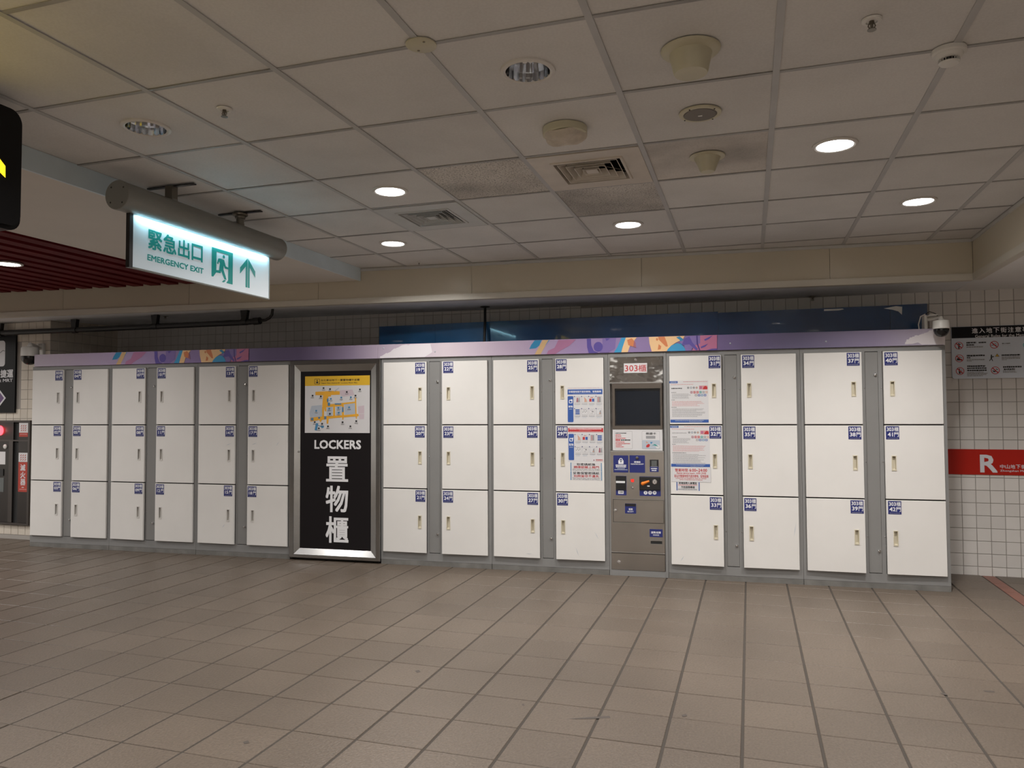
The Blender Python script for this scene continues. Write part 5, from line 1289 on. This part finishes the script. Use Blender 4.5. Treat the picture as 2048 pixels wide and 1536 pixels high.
for L in ([(1.0614, 1.3913), (1.1643, 1.3995), (1.1697, 1.2980), (1.0473, 1.2850), (1.0421, 1.3294)], [(1.2131, 1.3815), (1.2714, 1.3856), (1.2716, 1.3416), (1.2133, 1.3375)], [(1.2134, 1.3331), (1.2716, 1.3372), (1.2718, 1.2977), (1.2185, 1.2802)], [(1.3052, 1.3898), (1.3582, 1.3938), (1.3584, 1.3500), (1.3054, 1.3458)], [(1.3054, 1.3415), (1.3584, 1.3456), (1.3586, 1.3062), (1.3056, 1.2976)], [(1.3870, 1.4068), (1.4922, 1.4147), (1.4973, 1.3188), (1.3922, 1.3104)]): m.poly(F, L, .0046, 'map_grey')
for L in ([(1.3432, 1.5300), (1.4679, 1.5355), (1.4872, 1.4846), (1.3819, 1.4725), (1.3482, 1.4860)], [(1.5209, 1.3840), (1.5825, 1.3923), (1.5827, 1.3228), (1.5259, 1.3187)], [(1.5306, 1.3143), (1.5828, 1.3185), (1.5810, 1.2707), (1.5355, 1.2708)]): m.poly(F, L, .0046, 'map_pink')
for i, L in enumerate(([(1.1000, 1.5195), (1.2804, 1.5263), (1.3432, 1.5212), (1.3434, 1.4905), (1.2563, 1.4887), (1.2564, 1.4764), (1.2292, 1.4740), (1.2228, 1.3991), (1.2083, 1.3816), (1.1839, 1.3817), (1.1692, 1.3906), (1.1785, 1.4877), (1.1002, 1.4885)], [(1.1838, 1.3994), (1.3148, 1.4117), (1.4970, 1.4278), (1.4970, 1.4147), (1.3726, 1.4016), (1.3727, 1.3893), (1.2975, 1.3845), (1.2979, 1.2976), (1.2785, 1.2976), (1.2781, 1.3829), (1.2102, 1.3798), (1.2104, 1.3419), (1.1968, 1.3419)],
          [(1.0473, 1.2850), (1.1892, 1.2979), (1.3730, 1.3061), (1.5259, 1.3187), (1.5307, 1.2969), (1.3731, 1.2869), (1.2360, 1.2758), (1.2304, 1.2300), (1.2149, 1.2300), (1.2137, 1.2714), (1.1699, 1.2653), (1.1525, 1.2407), (1.1406, 1.2627), (1.0524, 1.2496)], [(1.4911, 1.4671), (1.5044, 1.4670), (1.5088, 1.3144), (1.4973, 1.3144)], [(1.1692, 1.3862), (1.1907, 1.3861), (1.1863, 1.2935), (1.1697, 1.2935)], [(1.3649, 1.4069), (1.3841, 1.4068), (1.3865, 1.2973), (1.3663, 1.2974)], [(1.3683, 1.2930), (1.3846, 1.2930), (1.3799, 1.2667), (1.3722, 1.2667)], [(1.5012, 1.2970), (1.5145, 1.2969), (1.5108, 1.2734), (1.5051, 1.2735)], [(1.2852, 1.5236), (1.3334, 1.5547), (1.3373, 1.5503), (1.2930, 1.5191)])):
    m.poly(F, L, .0049 + .0002 * i, 'print_orange' if i < 8 else 'map_grey')
for p, q in (((1.2178, 1.4256), (1.2331, 1.4607)), ((1.2257, 1.3903), (1.2489, 1.4236)), ((1.2955, 1.4004), (1.3591, 1.4140)), ((1.3662, 1.3324), (1.3823, 1.3805)), ((1.0573, 1.2584), (1.0837, 1.2849)), ((1.1308, 1.2742), (1.1502, 1.2936)), ((1.1913, 1.2715), (1.2126, 1.2978))): m.bars(F, p, q, .0070, 'map_blue', .006)
m.poly(F, [(1.1065, 1.2363), (1.1310, 1.2336), (1.1186, 1.1683), (1.0941, 1.1718)], .0050, 'map_blue'); m.poly(F, [(1.1262, 1.2186), (1.1604, 1.2071), (1.1585, 1.2019), (1.1243, 1.2115)], .0053, 'map_blue'); m.circ(F, (1.1722, 1.2036), .016, .0053, 'map_blue', 16, .013)
for p in ((1.1830, 1.5513), (1.2483, 1.5417), (1.0737, 1.4843), (1.1561, 1.4764), (1.2565, 1.4535), (1.3599, 1.4640), (1.0967, 1.2434), (1.1701, 1.2292), (1.1381, 1.1877), (1.2286, 1.2054), (1.3733, 1.2422), (1.5071, 1.2526), (1.4501, 1.2055), (1.5423, 1.5347), (1.4135, 1.5134), (1.4370, 1.3758), (1.1108, 1.3468), (1.4987, 1.4802), (1.4539, 1.4657), (1.2414, 1.3655), (1.2474, 1.3180), (1.3304, 1.3720), (1.3344, 1.3282)):
    m.rect(F, (p[0] - .008, p[1] - .006), (p[0] + .008, p[1] + .008), .0074, 'print_black' if p[1] < 1.32 or p[1] > 1.47 else 'map_blue'); m.bars(F, (p[0] - .016, p[1] - .020), (p[0] + .016, p[1] - .013), .0074, 'print_grey', .006)
m.build('map_sheet', pn)

# ================================================================== PAYMENT KIOSK
t = thing('payment_kiosk', 'stainless steel locker payment kiosk with dark screen and coin slots', 'kiosk', (3.992, 0.2, 0))
kx0, kx1 = 3.758, 4.226; a0, a1 = 3.772, 4.200
m = MB(); m.box(F, kx0, kx1, 0.0, 1.807, -.45, -.03, 'cabinet_grey'); m.box(F, kx0, a0, 0, 1.807, -.03, .002, 'cabinet_grey', .001); m.box(F, a1 + .004, kx1, 0, 1.807, -.03, .002, 'cabinet_grey', .001); m.box(F, a0, a1 + .004, 1.772, 1.807, -.03, .002, 'cabinet_grey'); m.box(F, a0, a1 + .004, 0, .047, -.03, .002, 'cabinet_grey'); m.build('cabinet_body', t)
ztop, zb1 = 1.770, (3.9844, 1.5668)[1]
m = MB(); n = 8                            # hooded top panel: leans back a little and is pressed hollow
vs, fs = [], []
for j in range(n + 1):
    for i in range(n + 1):
        u, v = i / n, j / n; dd = -.010 + .016 * (abs(u - .5) * 2) ** 3 + .008 * (1 - v) * (1 - (abs(u - .5) * 2) ** 2)
        vs.append(F.p(a0 + (a1 - a0) * u, zb1 + (ztop - zb1) * v, dd))
for j in range(n):
    for i in range(n): fs.append((j * (n + 1) + i, j * (n + 1) + i + 1, (j + 1) * (n + 1) + i + 1, (j + 1) * (n + 1) + i))
m.add(vs, fs, 'steel_mirror'); up = m.build('upper_panel', t, smooth=True)
m = MB(); p, q = (3.8876, 1.6414), (4.0746, 1.7200); m.box(F, p[0], q[0], p[1], q[1], -.008, .006, 'paper'); m.text(F, '303', (3.8954, 1.6543), (3.9995, 1.7047), .0065, 'print_red', .006); m.text(F, '櫃', (4.0050, 1.6508), (4.0691, 1.7079), .0065, 'print_red', .004); m.build('name_plate', up)
m = MB(); m.lathe(F.p(*(3.9833, 1.7526), -.006), F.n, [(.012, 0), (.012, .010), (.008, .014), (0, .014)], 'chrome', 16); m.build('lock_knob', up, smooth=True)
zb2 = (3.9803, 1.1836)[1]
# screen surround
bx0, bx1 = (3.7914, 1.3781)[0], (4.1898, 1.3755)[0]; sx0_, sx1_ = (3.8205, 1.3625)[0], (4.1695, 1.3605)[0]; sz1, sz0 = (3.9989, 1.5007)[1], (3.9959, 1.2240)[1]
m = MB()
for s_ in (0, 1):
    e0, e1 = (a0, bx0) if s_ == 0 else (bx1, a1)
    m.add([F.p(e0, zb2 - .17, .001), F.p(e1, zb2 - .17, .006), F.p(e1, zb1, .006), F.p(e0, zb1, .001)], [(0, 1, 2, 3)], 'steel_mirror')
m.build('side_panels', t)
m = MB(); m.box(F, bx0, bx1, zb2, sz0 - .012, -.02, .010, 'bezel'); m.box(F, bx0, sx0_ - .008, sz0 - .012, zb1 - .010, -.02, .010, 'bezel'); m.box(F, sx1_ + .008, bx1, sz0 - .012, zb1 - .010, -.02, .010, 'bezel'); m.box(F, sx0_ - .008, sx1_ + .008, sz1 + .014, zb1 - .010, -.02, .010, 'bezel')
m.box(F, a0, a1, zb1 - .010, zb1, -.02, .012, 'steel'); m.build('screen_bezel', t)
bz = [o for o in t.children if o.name.startswith('screen_bezel')][0]
m = MB(); m.box(F, sx0_ - .008, sx1_ + .008, sz0 - .012, sz1 + .014, -.022, -.012, 'black_plastic'); m.box(F, sx0_, sx1_, sz0, sz1, -.012, -.010, 'screen'); m.build('screen', bz)
zc1 = (3.9936, 1.0121)[1]
m = MB(); m.box(F, bx0, (4.1895, 1.1029)[0], zc1, zb2 - .002, -.02, .008, 'paper', .001)
p, q = (3.8072, 1.0243), (3.9506, 1.1690); m.rrect(F, p, q, .008, .0084, 'print_grey'); m.rrect(F, (p[0] + .0015, p[1] + .0015), (q[0] - .0015, q[1] - .0015), .007, .0088, 'paper')
for y, w, k in ((934, 120, 'print_black'), (953, 60, 'print_red'), (970, 64, 'print_red'), (988, 112, 'print_red'), (1029, 100, 'print_red'), (1046, 158, 'print_red'), (1063, 70, 'print_red'), (1080, 90, 'print_red')):
    z = zc1 + (1118 - y) / 1118.0 * 0 + (zb2 - zc1) * (1118 - y) / 225.0; x = p[0] + .008
    m.bars(F, (x, z - .0035), (x + w * .000745, z + .0035), .0092, k, .010)
for i in range(3): m.rect(F, (p[0] + .008 + .0135 * i, (3.8194, 1.0904)[1]), (p[0] + .020 + .0135 * i, (3.8195, 1.1027)[1]), .0092, 'print_red')
m.bars(F, (p[0] + .052, (3.8194, 1.0912)[1]), (p[0] + .128, (3.8195, 1.1012)[1]), .0092, 'print_black', .015)
p, q = (4.0277, 1.0253), (4.1702, 1.1694); m.rrect(F, p, q, .008, .0084, 'print_grey'); m.rrect(F, (p[0] + .0015, p[1] + .0015), (q[0] - .0015, q[1] - .0015), .007, .0088, 'paper'); m.rrect(F, (p[0] + .002, p[1] + .002), (q[0] - .002, (4.0699, 1.0963)[1]), .006, .0091, 'map_grey')
m.text(F, '悠遊卡', (4.0583, 1.1403), (4.1410, 1.1588), .0092, 'print_black', .02); m.rect(F, (4.0602, 1.1084), (4.1347, 1.1307), .0092, 'print_grey')
m.poly(F, [(4.0595, 1.0415), (4.0634, 1.0552), (4.0808, 1.0675), (4.0920, 1.0584), (4.0843, 1.0402), (4.0692, 1.0370)], .0095, 'print_red'); m.poly(F, [(4.0922, 1.0812), (4.1147, 1.0813), (4.0995, 1.0646)], .0095, 'map_blue'); m.poly(F, [(4.1031, 1.0509), (4.1295, 1.0648), (4.1591, 1.0460), (4.1442, 1.0482), (4.1256, 1.0556)], .0095, 'exit_green'); m.poly(F, [(4.0585, 1.0871), (4.0787, 1.0796), (4.0696, 1.0704), (4.0599, 1.0749)], .0095, 'skin_print'); m.circ(F, (4.1531, 1.0437), .016, .0093, 'paper', 14)
m.build('card_panel', t)
m = MB(); m.box(F, a0, a1, zc1 - .012, zc1 - .001, -.02, .013, 'steel'); m.build('ledge', t)
zr = (3.9685, 0.6093)[1]
m = MB(); m.box(F, a0, a1, .048, zc1 - .012, -.02, .002, 'steel_panel'); cp = m.build('control_panel', t)
def plate(name, p, q, k, extra=None, d=.004, r=.004):
    mm = MB(); mm.rrect(F, p, q, r, d, k, d0=.0)
    if extra: extra(mm)
    return mm.build(name, cp)
def ex1(mm):
    d = .0044; c = (3.8565, 0.9192); mm.rrect(F, (3.8356, 0.9012), (3.8772, 0.9323), .003, d, 'print_white')
    mm.ring(F, (3.8566, 0.9356), .0085, .0140, d, 'print_white', 20); mm.rect(F, (3.8459, 0.9298), (3.8502, 0.9356), d + .0001, 'print_white'); mm.rect(F, (3.8630, 0.9300), (3.8673, 0.9358), d + .0001, 'print_white')
    mm.circ(F, (3.8565, 0.9214), .004, d + .0006, 'navy', 10); mm.rect(F, (3.8550, 0.9114), (3.8579, 0.9214), d + .0006, 'navy')
    for y, w in ((174, 62), (192, 58)): mm.bars(F, (3.8134, 0.8859) if y == 174 else (3.8154, 0.8731), (3.8995, 0.8963) if y == 174 else (3.8987, 0.8835), d, 'print_white', .010)
    mm.bars(F, (3.8267, 0.8619), (3.8886, 0.8677), d, 'map_grey', .007); mm.bars(F, (3.8031, 0.8522), (3.9098, 0.8588), d, 'map_grey', .007)
plate('lock_instruction_label', (3.7950, 0.8329), (3.9159, 0.9711), 'navy', ex1)
def ex2(mm):
    mm.text(F, '密碼紙', (3.9626, 0.9113), (4.0141, 0.9268), .0044, 'print_white', .02); mm.text(F, 'PASSWORD RECEIPT', (3.9363, 0.8968), (4.0398, 0.9074), .0044, 'print_white', .015)
plate('password_receipt_label', (3.9258, 0.8328), (4.0496, 0.9725), 'navy', ex2)
m = MB(); m.lathe(F.p(*(3.9869, 0.9527), .004), F.n, [(.012, 0), (.011, .008), (.007, .010), (0, .010)], 'brass_dark', 16); m.build('key_lock', cp, smooth=True)
def ex3(mm): mm.rect(F, (4.0878, 0.8833), (4.1566, 0.9391), .0050, 'black_plastic'); mm.rect(F, (4.1011, 0.8919), (4.1433, 0.9319), .0054, 'glass_dark'); mm.bars(F, (4.0961, 0.8820), (4.1497, 0.8884), .0054, 'print_grey', .004); mm.bars(F, (4.0973, 0.8637), (4.1461, 0.8729), .0050, 'print_white', .011); mm.bars(F, (4.1020, 0.8483), (4.1410, 0.8580), .0050, 'print_white', .011)
plate('barcode_scanner', (4.0873, 0.8410), (4.1573, 0.9391), 'navy', ex3, r=.001)
def ex4(mm):
    mm.box(F, (3.8138, 0.7797)[0], (3.8969, 0.7812)[0], (3.8137, 0.6929)[1], (3.8147, 0.8033)[1], .0, .012, 'black_plastic'); mm.box(F, (3.8159, 0.7798)[0], (3.8884, 0.7811)[0], (3.8142, 0.7484)[1], (3.8144, 0.7641)[1], .012, .015, 'print_white'); mm.rrect(F, (3.8318, 0.6599), (3.8761, 0.6864), .003, .0046, 'print_white'); mm.text(F, '100', (3.8390, 0.6664), (3.8704, 0.6806), .0050, 'print_black', .02)
plate('banknote_slot', (3.8132, 0.6481), (3.8986, 0.8047), 'navy', ex4, r=.001)
m = MB(); m.poly(F, [(3.9337, 0.7805), (3.9619, 0.7810), (3.9589, 0.7682), (3.9617, 0.7583), (3.9475, 0.7538), (3.9349, 0.7592)], .0028, 'indicator_red'); m.build('indicator', cp)
m = MB(); m.lathe(F.p(*(3.9492, 0.7128), .002), F.n, [(.012, 0), (.012, .006), (.008, .010), (0, .011)], 'chrome', 16); m.build('return_button', cp, smooth=True)
def ex5(mm):
    mm.box(F, (4.0031, 0.7549)[0], (4.1697, 0.7581)[0], (4.0396, 0.6956)[1], (4.0407, 0.8015)[1], .0, .014, 'black_plastic', .004)
    for x, s_ in ((518, '5'), (569, '10'), (620, '50')):
        c = (4.0519, 0.6734) if x == 518 else (4.0875, 0.6742) if x == 569 else (4.1230, 0.6750)
        mm.circ(F, c, .0150, .0046, 'print_white', 20); w = .005 if s_ == '5' else .008; mm.text(F, s_, (c[0] - w, c[1] - .0065), (c[0] + w, c[1] + .0065), .0050, 'navy', .02)
    mm.rect(F, (4.0657, 0.7237), (4.0854, 0.7325), .0146, 'print_white')
cu = plate('coin_unit', (4.0040, 0.6476), (4.1716, 0.8037), 'navy', ex5, r=.001)
m = MB(); pa, pb = (4.0310, 0.7469), (4.0823, 0.7677)
m.tube([F.p(pa[0], pa[1], .018), F.p(pb[0], pb[1], .020)], [.0135, .0085], 'orange_plastic', 14); m.lathe(F.p(*pa, .010), F.n, [(.0150, 0), (.0145, .012), (.010, .018), (0, .020)], 'orange_plastic', 16); o = m.build('coin_return_lever', cp, smooth=True)
m = MB(); c = (4.1254, 0.7635); m.lathe(F.p(*c, .014), F.n, [(.0215, 0), (.020, .004), (.015, .005), (.014, .003), (0, .003)], 'chrome', 24); m.rect(F, (c[0] - .0015, c[1] - .012), (c[0] + .0015, c[1] + .012), .0175, 'gap_dark'); m.build('coin_slot', cp, smooth=True)
m = MB(); p, q = (3.7919, 0.4322), (4.1915, 0.6142); m.box(F, p[0] - .003, q[0] + .003, p[1] - .003, q[1] + .003, .0, .0025, 'gap_dark'); m.box(F, p[0], q[0], p[1], q[1], .0, .006, 'steel_panel', .0015); m.box(F, p[0] - .003, q[0] + .003, q[1] + .002, q[1] + .007, .0, .012, 'steel'); m.box(F, p[0] - .004, (4.0333, 0.4386)[0], p[1] - .006, p[1] - .001, .0, .009, 'steel'); rd = m.build('receipt_door', t)
m = MB(); m.rrect(F, (3.8856, 0.5032), (3.9753, 0.5834), .002, .0072, 'navy', d0=.005); m.rect(F, (3.8876, 0.5613), (3.9724, 0.5819), .0076, 'black_plastic'); m.text(F, '發票', (3.9149, 0.5295), (3.9474, 0.5459), .0076, 'print_white', .02); m.text(F, 'RECEIPT', (3.9062, 0.5137), (3.9550, 0.5235), .0076, 'print_white', .015); m.build('receipt_label', rd)
m = MB(); m.lathe(F.p(*(3.8099, 0.5279), .006), F.n, [(.013, 0), (.013, .006), (.009, .010), (0, .011)], 'chrome', 16); m.build('lock_knob', rd, smooth=True)
m = MB(); p, q = (4.0800, 0.3209), (4.1825, 0.3834); m.rrect(F, p, q, .002, .0036, 'navy', d0=.0); m.text(F, '退幣/找零', (4.0915, 0.3480), (4.1692, 0.3661), .0040, 'print_white', .02); m.text(F, 'CHANGE', (4.1065, 0.3317), (4.1544, 0.3426), .0040, 'print_white', .015); m.build('change_label', cp)
m = MB(); m.box(F, (4.0852, 0.2861)[0], (4.1780, 0.2897)[0], (4.1047, 0.2897)[1], (4.1049, 0.3065)[1], .0, .008, 'steel'); m.box(F, (4.0880, 0.2862)[0], (4.1780, 0.2897)[0], (4.1044, 0.2673)[1], (4.1047, 0.2883)[1], .0, .0026, 'gap_dark'); m.box(F, (4.0866, 0.2862)[0], (4.1780, 0.2897)[0], (4.1044, 0.2617)[1], (4.1044, 0.2673)[1], .0, .010, 'steel'); m.build('change_tray', cp)
m = MB(); zq = (4.0340, 0.1860)[1]; m.box(F, a0 + .001, a1 - .001, .050, zq - .004, .0, .005, 'steel_panel', .0015); m.box(F, a0 + .001, a1 - .001, zq - .004, zq + .0005, .0, .003, 'gap_dark'); m.box(F, a0 + .001, a1 - .001, zq + .0005, zq + .005, .0, .010, 'steel'); bd = m.build('cash_door', t)
m = MB(); m.lathe(F.p(*(3.8328, 0.1118), .005), F.n, [(.014, 0), (.014, .006), (.010, .010), (0, .011)], 'chrome', 16); m.build('lock_knob', bd, smooth=True)
